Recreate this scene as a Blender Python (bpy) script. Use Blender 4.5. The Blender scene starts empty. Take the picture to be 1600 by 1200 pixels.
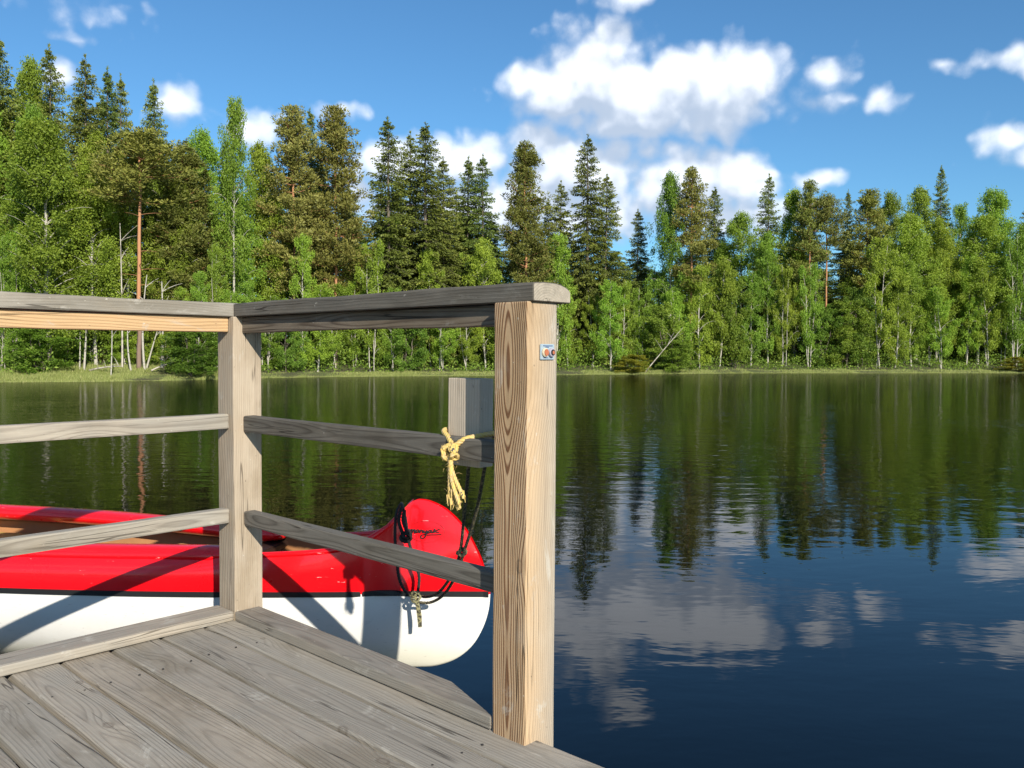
import bpy, bmesh, math, random
import numpy as np
from mathutils import Matrix, Vector

R = math.radians
rng = np.random.default_rng(7)
random.seed(7)
sc = bpy.context.scene
col = sc.collection

# ------------------------------------------------------------------ camera
F = 1327.6                      # focal length in pixels of a 1600 px wide picture
EYE = 1.22                      # eye above the water
DECK = 0.335                    # deck top above the water
PITCH, ROLL = -0.0355, 0.0045
cam_d = bpy.data.cameras.new('camera')
cam = bpy.data.objects.new('camera', cam_d); col.objects.link(cam)
cam_d.sensor_width = 36; cam_d.lens = 36 * F / 1600
cam_d.clip_start = 0.02; cam_d.clip_end = 2000
_f = Vector((0, math.cos(PITCH), math.sin(PITCH))); _r = Vector((1, 0, 0)); _u = _r.cross(_f)
r2 = _r * math.cos(ROLL) + _u * math.sin(ROLL); u2 = -_r * math.sin(ROLL) + _u * math.cos(ROLL)
M = Matrix((r2, u2, -_f)).transposed().to_4x4(); M.translation = (0, 0, EYE)
cam.matrix_world = M
sc.camera = cam

# ------------------------------------------------------------------ light
SUN_AZ = 23.7                   # degrees to the right of straight behind the camera
SUN_EL = 27.0
sx, sy = math.sin(R(SUN_AZ)), -math.cos(R(SUN_AZ))
sd = Vector((sx * math.cos(R(SUN_EL)), sy * math.cos(R(SUN_EL)), math.sin(R(SUN_EL))))
sl = bpy.data.lights.new('sun', 'SUN'); sl.energy = 4.6; sl.angle = R(0.5); sl.color = (1.0, 0.93, 0.80)
so = bpy.data.objects.new('sun', sl); col.objects.link(so)
so.rotation_euler = sd.to_track_quat('Z', 'Y').to_euler(); so.location = sd * 60
sc.view_settings.view_transform = 'Standard'; sc.view_settings.look = 'None'
sc.view_settings.exposure = 0.62; sc.view_settings.gamma = 1
SKY_STRENGTH = 0.079

# ------------------------------------------------------------------ node helper
class NT:
    def __init__(s, tree): s.t = tree; s.n = tree.nodes; s.l = tree.links
    def new(s, typ, **kw):
        nd = s.n.new(typ)
        for k, v in kw.items(): setattr(nd, k, v)
        return nd
    def put(s, sock, v):
        if v is None: return
        if isinstance(v, bpy.types.NodeSocket): s.l.new(v, sock)
        else:
            try: sock.default_value = v
            except Exception: sock.default_value = tuple(v) + (1.0,)
    def m(s, op, a, b=None, c=None, clamp=False):
        nd = s.new('ShaderNodeMath', operation=op, use_clamp=clamp)
        s.put(nd.inputs[0], a); s.put(nd.inputs[1], b); s.put(nd.inputs[2], c)
        return nd.outputs[0]
    def v(s, op, a, b=None, sc_=None):
        nd = s.new('ShaderNodeVectorMath', operation=op)
        s.put(nd.inputs[0], a); s.put(nd.inputs[1], b)
        if sc_ is not None: s.put(nd.inputs['Scale'], sc_)
        return nd.outputs['Value'] if op in ('LENGTH', 'DOT_PRODUCT', 'DISTANCE') else nd.outputs[0]
    def xyz(s, a): 
        nd = s.new('ShaderNodeSeparateXYZ'); s.put(nd.inputs[0], a); return nd.outputs
    def comb(s, x=0, y=0, z=0):
        nd = s.new('ShaderNodeCombineXYZ'); s.put(nd.inputs[0], x); s.put(nd.inputs[1], y); s.put(nd.inputs[2], z); return nd.outputs[0]
    def noise(s, vec, scale=1, detail=3, rough=0.5, dist=0, color=False, dims='3D'):
        nd = s.new('ShaderNodeTexNoise', noise_dimensions=dims)
        s.put(nd.inputs['Vector'], vec); s.put(nd.inputs['Scale'], scale); s.put(nd.inputs['Detail'], detail)
        s.put(nd.inputs['Roughness'], rough); s.put(nd.inputs['Distortion'], dist)
        return nd.outputs['Color' if color else 'Fac']
    def ramp(s, fac, *stops, interp='LINEAR'):
        nd = s.new('ShaderNodeValToRGB'); nd.color_ramp.interpolation = interp
        el = nd.color_ramp.elements
        while len(el) < len(stops): el.new(0.5)
        for e, (p, c) in zip(el, stops):
            e.position = p; e.color = (c, c, c, 1) if isinstance(c, (int, float)) else tuple(c) + (1,)
        s.put(nd.inputs[0], fac); return nd.outputs[0]
    def mix(s, fac, a, b, mode='MIX'):
        nd = s.new('ShaderNodeMix', data_type='RGBA', blend_type=mode, clamp_factor=True)
        s.put(nd.inputs[0], fac); s.put(nd.inputs[6], a); s.put(nd.inputs[7], b); return nd.outputs[2]
    def sstep(s, x, a, b):
        nd = s.new('ShaderNodeMapRange', interpolation_type='SMOOTHSTEP')
        s.put(nd.inputs[0], x); s.put(nd.inputs[1], a); s.put(nd.inputs[2], b); return nd.outputs[0]
    def attr(s, name, typ='OBJECT', out='Fac'):
        nd = s.new('ShaderNodeAttribute', attribute_type=typ, attribute_name=name); return nd.outputs[out]
    def bump(s, h, strength=1, dist=1, normal=None):
        nd = s.new('ShaderNodeBump'); s.put(nd.inputs['Height'], h); s.put(nd.inputs['Strength'], strength)
        s.put(nd.inputs['Distance'], dist); s.put(nd.inputs['Normal'], normal); return nd.outputs[0]

def material(name):
    m = bpy.data.materials.new(name); m.use_nodes = True
    t = NT(m.node_tree); b = t.n['Principled BSDF']
    return m, t, b

def plain(name, rgb, rough=0.6, metal=0.0, spec=0.5, var=0.0, scale=30):
    m, t, b = material(name)
    b.inputs['Roughness'].default_value = rough; b.inputs['Metallic'].default_value = metal
    b.inputs['Specular IOR Level'].default_value = spec
    if var:
        tc = t.new('ShaderNodeTexCoord').outputs['Object']
        n = t.noise(tc, scale, 4, 0.6)
        k = t.m('MULTIPLY_ADD', n, 2 * var, 1 - var)
        t.put(b.inputs['Base Color'], t.v('SCALE', tuple(rgb), sc_=k))
    else:
        b.inputs['Base Color'].default_value = tuple(rgb) + (1,)
    return m

# ------------------------------------------------------------------ world: sky and clouds
def horizon_y(x): return 552.8 + 0.0045 * (x - 800)
def azel(x, y):
    az = math.atan((x - 800) / F); return az, math.atan((horizon_y(x) - y) / F * math.cos(az))
# lobes of the clouds: x, y, half width, half height, weight (angles are taken from these)
LOBES = [
    (930, 122, 96, 74, 1.15), (868, 148, 92, 46, 1.1), (1012, 165, 150, 54, 1.15), (1120, 150, 108, 68, 1.15), (1030, 140, 80, 50, 1.0), (1000, 192, 190, 32, .8), (820, 136, 36, 16, .8), (1090, 196, 110, 20, .5),
    (612, 262, 60, 44, .8), (725, 262, 100, 46, .85), (850, 225, 60, 36, .8), (905, 270, 150, 56, 1.0), (1010, 240, 80, 32, .5), (1090, 290, 130, 54, 1.05), (1185, 278, 44, 16, .7), (1272, 280, 46, 15, .55), (820, 322, 290, 70, .85), (1150, 340, 120, 36, .7),
    (975, 0, 54, 24, .62), (1282, 120, 48, 26, .42), (1310, 165, 44, 14, .32), (1375, 160, 46, 24, .38), (1468, 110, 18, 9, .34), (1562, 95, 52, 20, .58), (1630, 100, 50, 20, .55), (1575, 224, 64, 24, .58), (1630, 238, 60, 30, .6),
    (135, 18, 60, 16, .16), (118, 66, 36, 8, .24), (100, 125, 34, 24, .5), (285, 165, 46, 30, .55), (412, 208, 56, 36, .68), (535, 178, 34, 13, .4), (548, 300, 42, 50, .7),
]
world = bpy.data.worlds.new('World'); sc.world = world; world.use_nodes = True
wt = NT(world.node_tree)
for nd in list(wt.n): wt.n.remove(nd)
sky = wt.new('ShaderNodeTexSky', sky_type='NISHITA', sun_disc=False)
sky.sun_elevation = R(SUN_EL); sky.sun_rotation = math.atan2(sx, sy)
sky.air_density = 1.0; sky.dust_density = 0.25; sky.ozone_density = 2.2; sky.altitude = 100
dirv = wt.new('ShaderNodeTexCoord').outputs['Generated']

cg = bpy.data.node_groups.new('cloud_density', 'ShaderNodeTree')
cg.interface.new_socket('P', in_out='INPUT', socket_type='NodeSocketVector')
cg.interface.new_socket('D', in_out='OUTPUT', socket_type='NodeSocketFloat')
g = NT(cg); gi = g.new('NodeGroupInput'); go = g.new('NodeGroupOutput')
P = gi.outputs[0]
wn = g.v('SUBTRACT', g.noise(P, 22, 2, .5, color=True), (.5, .5, .5))
Pw = g.v('ADD', P, g.v('MULTIPLY', wn, (.030, .022, 0)))
acc = None
for (x, y, w, h, k) in LOBES:
    a, e = azel(x, y)
    kx_, ky_ = F / (w * 1.15), F / (h * 1.18); nd_ = g.new('ShaderNodeVectorMath', operation='MULTIPLY_ADD'); g.put(nd_.inputs[0], Pw); nd_.inputs[1].default_value = (kx_, ky_, 0); nd_.inputs[2].default_value = (-a * kx_, -e * ky_, 0); q = nd_.outputs[0]
    d = g.m('MULTIPLY_ADD', g.v('LENGTH', q), -k, k)
    if acc is None: acc = d
    else: acc = g.m('SMOOTH_MAX', acc, d, 0.10)
# clouds of the same kind all round, unseen, cover raised for fill light
pz = g.xyz(P)
field = g.m('SUBTRACT', g.noise(g.v('MULTIPLY', P, (1, 1.7, 1)), 4.2, 2, .5), .525)
away = g.sstep(g.m('ABSOLUTE', pz[0]), .62, .85)
high = g.sstep(pz[1], .50, .62)
wgt = g.m('MAXIMUM', away, high)
field = g.m('MULTIPLY_ADD', field, 3.0, g.m('MULTIPLY_ADD', wgt, 3, -3))
acc = g.m('MAXIMUM', acc, field)
def billow(sc_):
    v_ = g.new('ShaderNodeTexVoronoi', voronoi_dimensions='2D', feature='SMOOTH_F1'); g.put(v_.inputs['Vector'], Pw); v_.inputs['Scale'].default_value = sc_; v_.inputs['Smoothness'].default_value = .35
    return g.m('SUBTRACT', .42, v_.outputs['Distance'])
fb = g.m('ADD', g.m('MULTIPLY', billow(21), .46), g.m('MULTIPLY', billow(52), .26))
fb = g.m('ADD', g.m('ADD', fb, .5), g.m('MULTIPLY', g.m('SUBTRACT', g.noise(P, 30, 6, .60), .5), .45))
dd = g.m('MULTIPLY_ADD', g.m('SUBTRACT', fb, .5), 1.0, acc)
g.put(go.inputs[0], dd)

dx = wt.xyz(dirv)
az = wt.m('ARCTAN2', dx[0], dx[1]); el = wt.m('ARCSINE', wt.m('MINIMUM', wt.m('MAXIMUM', dx[2], -1), 1))
Pv = wt.comb(az, el, 0)
def dens(off):
    nd = wt.new('ShaderNodeGroup'); nd.node_tree = cg
    wt.put(nd.inputs[0], wt.v('ADD', Pv, off)); return nd.outputs[0]
d0 = dens((0, 0, 0)); d1 = dens((.012, .034, 0))
mask = wt.sstep(d0, .0, .58)
lit = wt.m('MULTIPLY_ADD', wt.m('SUBTRACT', d0, d1), .85, .40)
lit = wt.m('MINIMUM', lit, 1)
ccol = wt.mix(wt.sstep(lit, .15, .85), (.36, .43, .54, 1), (.745, .785, .85, 1))
above = wt.sstep(el, -.01, .01)
bg1 = wt.new('ShaderNodeBackground'); wt.put(bg1.inputs[0], wt.mix(1, sky.outputs[0], (.56, .93, 1.15, 1), 'MULTIPLY')); bg1.inputs[1].default_value = SKY_STRENGTH
bg2 = wt.new('ShaderNodeBackground'); wt.put(bg2.inputs[0], ccol); bg2.inputs[1].default_value = 0.98
ms = wt.new('ShaderNodeMixShader'); wt.put(ms.inputs[0], wt.m('MULTIPLY', wt.m('MULTIPLY', mask, above), .95))
wt.l.new(bg1.outputs[0], ms.inputs[1]); wt.l.new(bg2.outputs[0], ms.inputs[2])
wo = wt.new('ShaderNodeOutputWorld'); wt.l.new(ms.outputs[0], wo.inputs[0])

# ------------------------------------------------------------------ object helpers
def link(o, parent=None):
    col.objects.link(o)
    if parent: o.parent = parent
    return o
def tag(o, label=None, cat=None, group=None, kind=None):
    for k, v in (('label', label), ('category', cat), ('group', group), ('kind', kind)):
        if v: o[k] = v
    return o
def empty(name, loc=(0, 0, 0)):
    o = bpy.data.objects.new(name, None); o.location = loc; o.empty_display_size = .1; return link(o)
def mesh_obj(name, verts, faces, mat, parent=None, smooth=False):
    me = bpy.data.meshes.new(name); me.from_pydata([tuple(v) for v in verts], [], [tuple(f) for f in faces]); me.update()
    for m in (mat if isinstance(mat, (list, tuple)) else [mat]): me.materials.append(m)
    if smooth: me.polygons.foreach_set('use_smooth', [True] * len(me.polygons))
    return link(bpy.data.objects.new(name, me), parent)
def fast_mesh(name, V, Fc, mat, tint=None, smooth=False):
    """V (n,3) float array, Fc (m,k) int array"""
    me = bpy.data.meshes.new(name); n, (m, k) = len(V), Fc.shape
    me.vertices.add(n); me.vertices.foreach_set('co', V.astype(np.float32).ravel())
    me.loops.add(m * k); me.loops.foreach_set('vertex_index', Fc.astype(np.int32).ravel())
    me.polygons.add(m); me.polygons.foreach_set('loop_start', np.arange(0, m * k, k, dtype=np.int32))
    if smooth: me.polygons.foreach_set('use_smooth', np.ones(m, dtype=bool))
    if tint is not None:
        a = me.attributes.new('tint', 'FLOAT', 'FACE'); a.data.foreach_set('value', tint.astype(np.float32))
    me.update(calc_edges=True); me.materials.append(mat)
    return me
def tube_mesh(paths, nseg=6):
    """paths: list of (pts (n,3), radii (n,)) -> verts, quad faces"""
    Vs, Fs, off = [], [], 0
    for pts, rad in paths:
        pts = np.asarray(pts, float); rad = np.asarray(rad, float); n = len(pts)
        tg = np.gradient(pts, axis=0); tg /= np.linalg.norm(tg, axis=1)[:, None] + 1e-9
        ref = np.tile([0, 0, 1.], (n, 1)); ref[np.abs(tg[:, 2]) > .9] = [1, 0, 0]
        if (np.abs(tg[:, 2]) > .9).any() and (np.abs(tg[:, 2]) <= .9).any(): ref[:] = [.577, .577, -.577]
        a = np.cross(tg, ref); a /= np.linalg.norm(a, axis=1)[:, None] + 1e-9; b = np.cross(tg, a)
        th = np.linspace(0, 2 * np.pi, nseg, endpoint=False)
        V = pts[:, None] + rad[:, None, None] * (np.cos(th)[None, :, None] * a[:, None] + np.sin(th)[None, :, None] * b[:, None])
        Vs.append(V.reshape(-1, 3))
        i = np.arange(n - 1)[:, None] * nseg; j = np.arange(nseg)[None]
        j2 = (j + 1) % nseg
        Fs.append(np.stack([i + j, i + j2, i + nseg + j2, i + nseg + j], -1).reshape(-1, 4) + off); off += n * nseg
    return np.concatenate(Vs), np.concatenate(Fs)

# ------------------------------------------------------------------ the lake, its bed and the banks
# far shore as (x in the photo, distance); world x is the same direction times the distance
SHORE = [(-900, 31), (-300, 32), (0, 33.7), (150, 35), (260, 36.6), (340, 38.6), (420, 41.2), (520, 43.6), (640, 45.4), (770, 47.2), (900, 50.3), (1180, 56.8), (1600, 60.9), (1900, 62), (2600, 60)]
SX = np.array([(x - 800) / F * d for x, d in SHORE]); SY = np.array([d for x, d in SHORE], float)
SX = np.concatenate([[-400], SX, [400]]); SY = np.concatenate([[20], SY, [40]])
def shore_y(x): return np.interp(x, SX, SY)
def bank_h(s, X):
    """ground height s metres behind the far shore"""
    lo = np.clip(s / 1.2, -1, 1) * .10
    hill = np.where(s > 0, 1.9 * (1 - np.exp(-np.clip(s - 2.0, 0, None) / 14)) + .035 * np.clip(s, 0, 7), 0)
    return np.where(s < 0, np.maximum(-1.6, s * .35), lo + hill)
def ground_at(X, Y):
    return float(bank_h(np.array(Y - shore_y(X)), X)) + .06 * math.sin(X * .7) * math.cos(Y * .5)

mat_ground, t, b = material('forest_floor')
tc = t.new('ShaderNodeTexCoord').outputs['Object']
n1 = t.noise(tc, .9, 5, .6); n2 = t.noise(tc, 9, 4, .6)
c = t.mix(t.sstep(n1, .4, .6), (.075, .095, .022, 1), (.055, .048, .022, 1)); c = t.mix(t.m('MULTIPLY', n2, .5), c, (.10, .11, .035, 1))
t.put(b.inputs['Base Color'], c); b.inputs['Roughness'].default_value = .95
t.put(b.inputs['Normal'], t.bump(n2, .6, .1))
gx = np.concatenate([np.linspace(-400, -70, 24), np.linspace(-68, 80, 150), np.linspace(84, 400, 24)])
ss = np.concatenate([np.linspace(-12, -1, 8), np.linspace(-.6, 3, 14), np.linspace(3.5, 22, 24), np.linspace(26, 420, 20)])
GX, GS = np.meshgrid(gx, ss); GY = shore_y(GX) + GS
GZ = bank_h(GS, GX) + np.where(GS > .2, .06 * np.sin(GX * .7) * np.cos(GY * .5), 0)
near = np.concatenate([np.linspace(-300, -9, 14), np.linspace(-8, -3.5, 10), [-2.5, 8, 20]])
V = np.stack([GX, GY, GZ], -1).reshape(-1, 3)
nr, nc = GX.shape
NX, NY = np.meshgrid(gx, near); NZ = np.where(NY < -3.5, np.minimum(.55, (-3.5 - NY) * .3), np.maximum(-1.6, (-3.5 - NY) * .35)); NY = np.minimum(NY, shore_y(NX) - 14) 
V = np.concatenate([np.stack([NX, NY, NZ], -1).reshape(-1, 3), V]); nr += len(near)
i = np.arange(nr - 1)[:, None] * nc; j = np.arange(nc - 1)[None]
Fq = np.stack([i + j, i + j + 1, i + nc + j + 1, i + nc + j], -1).reshape(-1, 4)
go_ = link(bpy.data.objects.new('ground', fast_mesh('ground', V, Fq, mat_ground, smooth=True))); tag(go_, kind='structure')

mat_water, t, b = material('lake_water')
tc = t.new('ShaderNodeTexCoord').outputs['Object']
b.inputs['Base Color'].default_value = (.0006, .0016, .0022, 1); b.inputs['Roughness'].default_value = .012; b.inputs['IOR'].default_value = 1.333
calm = t.sstep(t.noise(t.v('MULTIPLY', tc, (.10, .055, 1)), 1, 3, .55), .36, .66)
warp = t.v('ADD', tc, t.v('SCALE', t.v('SUBTRACT', t.noise(tc, .35, 2, .5, color=True), (.5, .5, .5)), sc_=.9))
w1 = t.noise(t.v('MULTIPLY', warp, (1.5, 3.2, 1)), 1.0, 2, .45)
w2 = t.noise(t.v('MULTIPLY', warp, (4.2, 8.5, 1)), 1.0, 2, .5)
w3 = t.noise(t.v('MULTIPLY', warp, (15, 27, 1)), 1.0, 1, .5)
far = t.sstep(t.xyz(tc)[1], 5, 22)
mid = t.m('MULTIPLY_ADD', t.sstep(t.xyz(tc)[1], 3.5, 8.5), .72, .28)
h = t.m('MULTIPLY', w1, t.m('MULTIPLY', mid, .0062))
h = t.m('MULTIPLY_ADD', t.m('MULTIPLY', w2, t.m('MULTIPLY', t.m('MULTIPLY_ADD', calm, .0026, .0009), t.m('MULTIPLY_ADD', far, 2.6, t.m('MULTIPLY', mid, 1.5)))), 1, h)
h = t.m('MULTIPLY_ADD', w3, t.m('MULTIPLY', t.m('ADD', t.m('MULTIPLY_ADD', calm, .8, .25), t.m('MULTIPLY', far, 2.2)), .00050), h)
# a few rings where something touched the surface
for (rx, ry, amp, rad) in ((.80, 4.6, .00007, .95), (2.6, 6.9, .00008, .7)):
    dist = t.v('LENGTH', t.v('MULTIPLY', t.v('SUBTRACT', tc, (rx, ry, 0)), (1, 1, 0)))
    env = t.m('SUBTRACT', 1, t.sstep(dist, rad * .25, rad))
    h = t.m('MULTIPLY_ADD', t.m('MULTIPLY', t.m('SINE', t.m('MULTIPLY', dist, 62)), env), amp, h)
nb_ = t.bump(h, 1.0, 1.0)
fr = t.new('ShaderNodeFresnel'); fr.inputs['IOR'].default_value = 1.333; t.put(fr.inputs['Normal'], nb_)
refl = t.m('DIVIDE', fr.outputs[0], t.m('MULTIPLY_ADD', fr.outputs[0], .75, 1))     # ripples too fine to see take the edge off the grazing mirror
gl = t.new('ShaderNodeBsdfGlossy'); gl.inputs['Color'].default_value = (1, 1, 1, 1); t.put(gl.inputs['Roughness'], t.m('MULTIPLY_ADD', t.sstep(t.xyz(tc)[1], 7, 30), .030, .010)); t.put(gl.inputs['Normal'], nb_)
df = t.new('ShaderNodeBsdfDiffuse'); df.inputs['Color'].default_value = (.0006, .0014, .0020, 1)
mx = t.new('ShaderNodeMixShader'); t.put(mx.inputs[0], refl); t.l.new(df.outputs[0], mx.inputs[1]); t.l.new(gl.outputs[0], mx.inputs[2]); t.l.new(mx.outputs[0], t.n['Material Output'].inputs[0])
V = np.array([[-400, -300, 0], [400, -300, 0], [400, 70, 0], [-400, 70, 0]], float)
wo_ = mesh_obj('water', V, [(0, 1, 2, 3)], mat_water); tag(wo_, kind='structure')

# ------------------------------------------------------------------ dock frame: u along the right-hand rail, v along the left-hand rail
U = Vector((.7305, -.6829, 0)); W_ = Vector((-.6829, -.7305, 0)); S = 1.08
C0 = Vector((0, 0, 0)) - U * 2.369 * S - W_ * 1.2998 * S; C0.z = DECK
def uv(u, v, z=0.0): return C0 + U * u + W_ * v + Vector((0, 0, z))
PW, LR, HT = .095 * S, 1.1006 * S, .9283 * S

# ------------------------------------------------------------------ wood
def wood(name, early, late, grey_e, grey_l, freq=165.0, bump=.0006):
    m, t, b = material(name)
    co = t.new('ShaderNodeTexCoord').outputs['Object']
    seed = t.attr('seed'); pith = t.attr('pith', out='Vector'); fresh = t.attr('fresh'); grad = t.attr('fresh_slope'); tone = t.attr('tone'); rk = t.attr('ring'); wander = t.attr('wander'); nz = t.m('ABSOLUTE', t.xyz(t.new('ShaderNodeTexCoord').outputs['Normal'])[2])
    sh = t.comb(t.m('MULTIPLY', seed, 7.31), t.m('MULTIPLY', seed, 3.17), t.m('MULTIPLY', seed, 1.73))
    x, y, z = t.xyz(co)[:3]
    # knots
    kv = t.v('ADD', t.comb(t.m('MULTIPLY', x, 2.1), t.m('MULTIPLY', y, 6.0), 0), t.v('MULTIPLY', sh, (1, 1, 0)))
    vo = t.new('ShaderNodeTexVoronoi', voronoi_dimensions='2D', feature='F1'); t.put(vo.inputs['Vector'], kv); vo.inputs['Scale'].default_value = 1.0; vo.inputs['Randomness'].default_value = .85
    off = t.v('MULTIPLY', t.v('SUBTRACT', kv, vo.outputs['Position']), (1 / 2.1, 1 / 6.0, 0))
    kx, ky, _ = t.xyz(off)[:3]
    has = t.sstep(t.xyz(vo.outputs['Color'])[0], .50, .52)
    e1 = t.m('ADD', t.m('POWER', t.m('DIVIDE', kx, .075), 2), t.m('POWER', t.m('DIVIDE', ky, .022), 2))
    flow = t.m('MULTIPLY', t.m('EXPONENT', t.m('MULTIPLY', e1, -.7)), has)
    ksz = t.m('MULTIPLY_ADD', t.xyz(vo.outputs['Color'])[1], .8, .6)
    e2 = t.m('DIVIDE', t.v('LENGTH', t.v('MULTIPLY', t.v('ADD', off, t.v('SCALE', t.v('SUBTRACT', t.noise(co, 70, 2, .5, color=True), (.5, .5, .5)), sc_=.009)), (1 / .013, 1 / .008, 0))), ksz)
    core = t.m('MULTIPLY', t.m('SUBTRACT', 1, t.sstep(e2, .75, 1.05)), has)
    rim = t.m('MULTIPLY', t.m('SUBTRACT', t.sstep(e2, .65, .95), t.sstep(e2, 1.0, 1.5)), has)
    # year rings about a wandering pith
    ps = t.v('ADD', co, sh)
    wd = t.v('SUBTRACT', t.noise(t.v('MULTIPLY', ps, (1.5, 9, 9)), 1, 2, .5, color=True), (.5, .5, .5))
    q = t.v('SUBTRACT', t.v('ADD', t.v('MULTIPLY', co, (0, 1, 1)), t.v('SCALE', wd, sc_=.014)), pith)
    rr = t.v('LENGTH', t.v('MULTIPLY', q, (0, 1, 1)))
    rr = t.m('MULTIPLY_ADD', flow, .016, rr)
    rr = t.m('ADD', rr, t.m('MULTIPLY', t.m('SUBTRACT', t.noise(t.v('MULTIPLY', ps, (1.5, 1.2, 1.2)), 1, 1, .5), .5), wander))
    ph = t.m('FRACT', t.m('MULTIPLY', rr, freq))
    ring = t.ramp(ph, (0, .55), (.10, .12), (.55, .08), (.82, .75), (.93, 1.0), (1.0, .55))
    fib = t.noise(t.v('MULTIPLY', ps, (7, 420, 420)), 1, 3, .6)
    streak = t.noise(t.v('MULTIPLY', ps, (1.4, 26, 26)), 1, 4, .6)
    blotch = t.noise(t.v('MULTIPLY', ps, (4, 7, 7)), 1, 4, .62)
    fr = t.m('ADD', t.m('MULTIPLY_ADD', grad, t.m('ADD', z, t.m('MULTIPLY', t.m('SUBTRACT', streak, .5), .012)), fresh), t.m('MULTIPLY', t.m('SUBTRACT', blotch, .5), .35), clamp=True)
    ce = t.mix(fr, grey_e + (1,), early + (1,)); cl = t.mix(fr, grey_l + (1,), late + (1,))
    rv = t.m('MULTIPLY', t.m('MULTIPLY', ring, t.m('MULTIPLY', rk, t.m('MULTIPLY_ADD', t.sstep(nz, .4, .9), .88, .12))), t.m('MULTIPLY_ADD', streak, .9, .35), clamp=True)
    c = t.mix(rv, ce, cl)
    c = t.mix(t.m('MULTIPLY', t.sstep(blotch, .52, .72), .45), c, t.mix(.5, c, (.50, .46, .39, 1)))
    stain = t.noise(t.v('MULTIPLY', ps, (1.8, 4, 4)), 1, 5, .65); c = t.mix(t.m('MULTIPLY', t.sstep(stain, .50, .68), .55), c, t.v('MULTIPLY', c, (.60, .56, .48)))
    scf = t.noise(t.v('ADD', t.v('MULTIPLY', ps, (5, 11, 11)), (4, 9, 2)), 1, 6, .72, 1.2); c = t.mix(t.m('MULTIPLY', t.sstep(scf, .57, .70), .58), c, (.50, .47, .41, 1))
    c = t.mix(t.m('MULTIPLY', t.sstep(streak, .56, .78), .35), c, cl)
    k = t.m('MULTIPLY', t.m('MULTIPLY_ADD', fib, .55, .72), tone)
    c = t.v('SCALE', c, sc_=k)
    c = t.mix(t.m('MULTIPLY', core, .38), c, t.mix(fr, (.17, .145, .12, 1), (.26, .15, .07, 1)))
    c = t.mix(t.m('MULTIPLY', rim, .42), c, (.09, .065, .045, 1))
    # small pale nicks and dark specks
    nx = t.m('ABSOLUTE', t.xyz(t.new('ShaderNodeTexCoord').outputs['Normal'])[0]); eg = t.m('MULTIPLY', t.sstep(nx, .7, .9), .75)
    c = t.mix(eg, c, t.v('SCALE', (.40, .35, .28), sc_=t.m('MULTIPLY_ADD', t.noise(ps, 60, 4, .7), 1.0, .45)))
    sp = t.noise(t.v('MULTIPLY', ps, (60, 130, 130)), 1, 2, .5)
    c = t.mix(t.m('MULTIPLY', t.sstep(sp, .74, .78), .6), c, (.50, .47, .41, 1))
    c = t.mix(t.m('MULTIPLY', t.sstep(sp, .25, .22), .6), c, (.05, .045, .04, 1))
    cn = t.noise(t.v('MULTIPLY', ps, (1.1, 34, 34)), 1, 2, .5); cm = t.sstep(t.noise(t.v('MULTIPLY', ps, (2.5, 10, 10)), 1, 2, .5), .50, .60)
    crack = t.m('MULTIPLY', t.m('SUBTRACT', 1, t.sstep(t.m('ABSOLUTE', t.m('SUBTRACT', cn, .5)), .004, .016)), cm)
    c = t.mix(t.m('MULTIPLY', crack, .72), c, t.v('MULTIPLY', c, (.22, .20, .18)))
    t.put(b.inputs['Base Color'], c); b.inputs['Roughness'].default_value = .82; b.inputs['Specular IOR Level'].default_value = .25
    hh = t.m('ADD', t.m('MULTIPLY', ring, .9), t.m('ADD', t.m('MULTIPLY', fib, .8), t.m('MULTIPLY_ADD', crack, -2.5, t.m('MULTIPLY', streak, 1.4))))
    t.put(b.inputs['Normal'], t.bump(hh, 1.0, bump))
    return m
mat_wood = wood('weathered_pine', (.62, .41, .215), (.20, .085, .030), (.330, .302, .258), (.112, .094, .075))

def plank(name, p0, axis_l, axis_w, size, parent, fresh=.0, tone=1.0, pith=(0, .0, -.06), slope=0.0, bevel=.004, warp=.0015, cuts=8, seed=None, ring=.6, wander=.05):
    """a board: p0 its centre, axis_l its length, axis_w its width direction; size (length, width, thickness)"""
    bm = bmesh.new(); L, Wd, T = size
    nx = cuts + 1
    bmesh.ops.create_cube(bm, size=1)
    bmesh.ops.scale(bm, vec=(L, Wd, T), verts=bm.verts)
    ed = [e for e in bm.edges]
    bmesh.ops.bevel(bm, geom=ed, offset=bevel, segments=2, affect='EDGES', profile=.6)
    for k in range(1, nx):
        x = -L / 2 + L * k / nx
        bmesh.ops.bisect_plane(bm, geom=bm.verts[:] + bm.edges[:] + bm.faces[:], plane_co=(x, 0, 0), plane_no=(1, 0, 0))
    sd_ = rng.uniform(0, 50) if seed is None else seed
    for vv in bm.verts:
        vv.co.y += warp * math.sin(vv.co.x * 5.1 + sd_) ; vv.co.z += warp * .8 * math.sin(vv.co.x * 3.7 + sd_ * 2 + vv.co.y * 6)
        vv.co += Vector((random.uniform(-1, 1), random.uniform(-1, 1), random.uniform(-1, 1))) * .0004
    me = bpy.data.meshes.new(name); bm.to_mesh(me); bm.free(); me.materials.append(mat_wood)
    for p_ in me.polygons: p_.use_smooth = False
    o = link(bpy.data.objects.new(name, me), parent)
    a = Vector(axis_l).normalized(); w = Vector(axis_w).normalized(); n = a.cross(w)
    m4 = Matrix((a, w, n)).transposed().to_4x4(); m4.translation = p0
    o.matrix_basis = (parent.matrix_basis.inverted() @ m4) if parent else m4
    o['seed'] = float(sd_); o['pith'] = list(pith); o['fresh'] = float(fresh); o['fresh_slope'] = float(slope); o['tone'] = float(tone); o['ring'] = float(ring); o['wander'] = float(wander)
    return o

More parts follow.
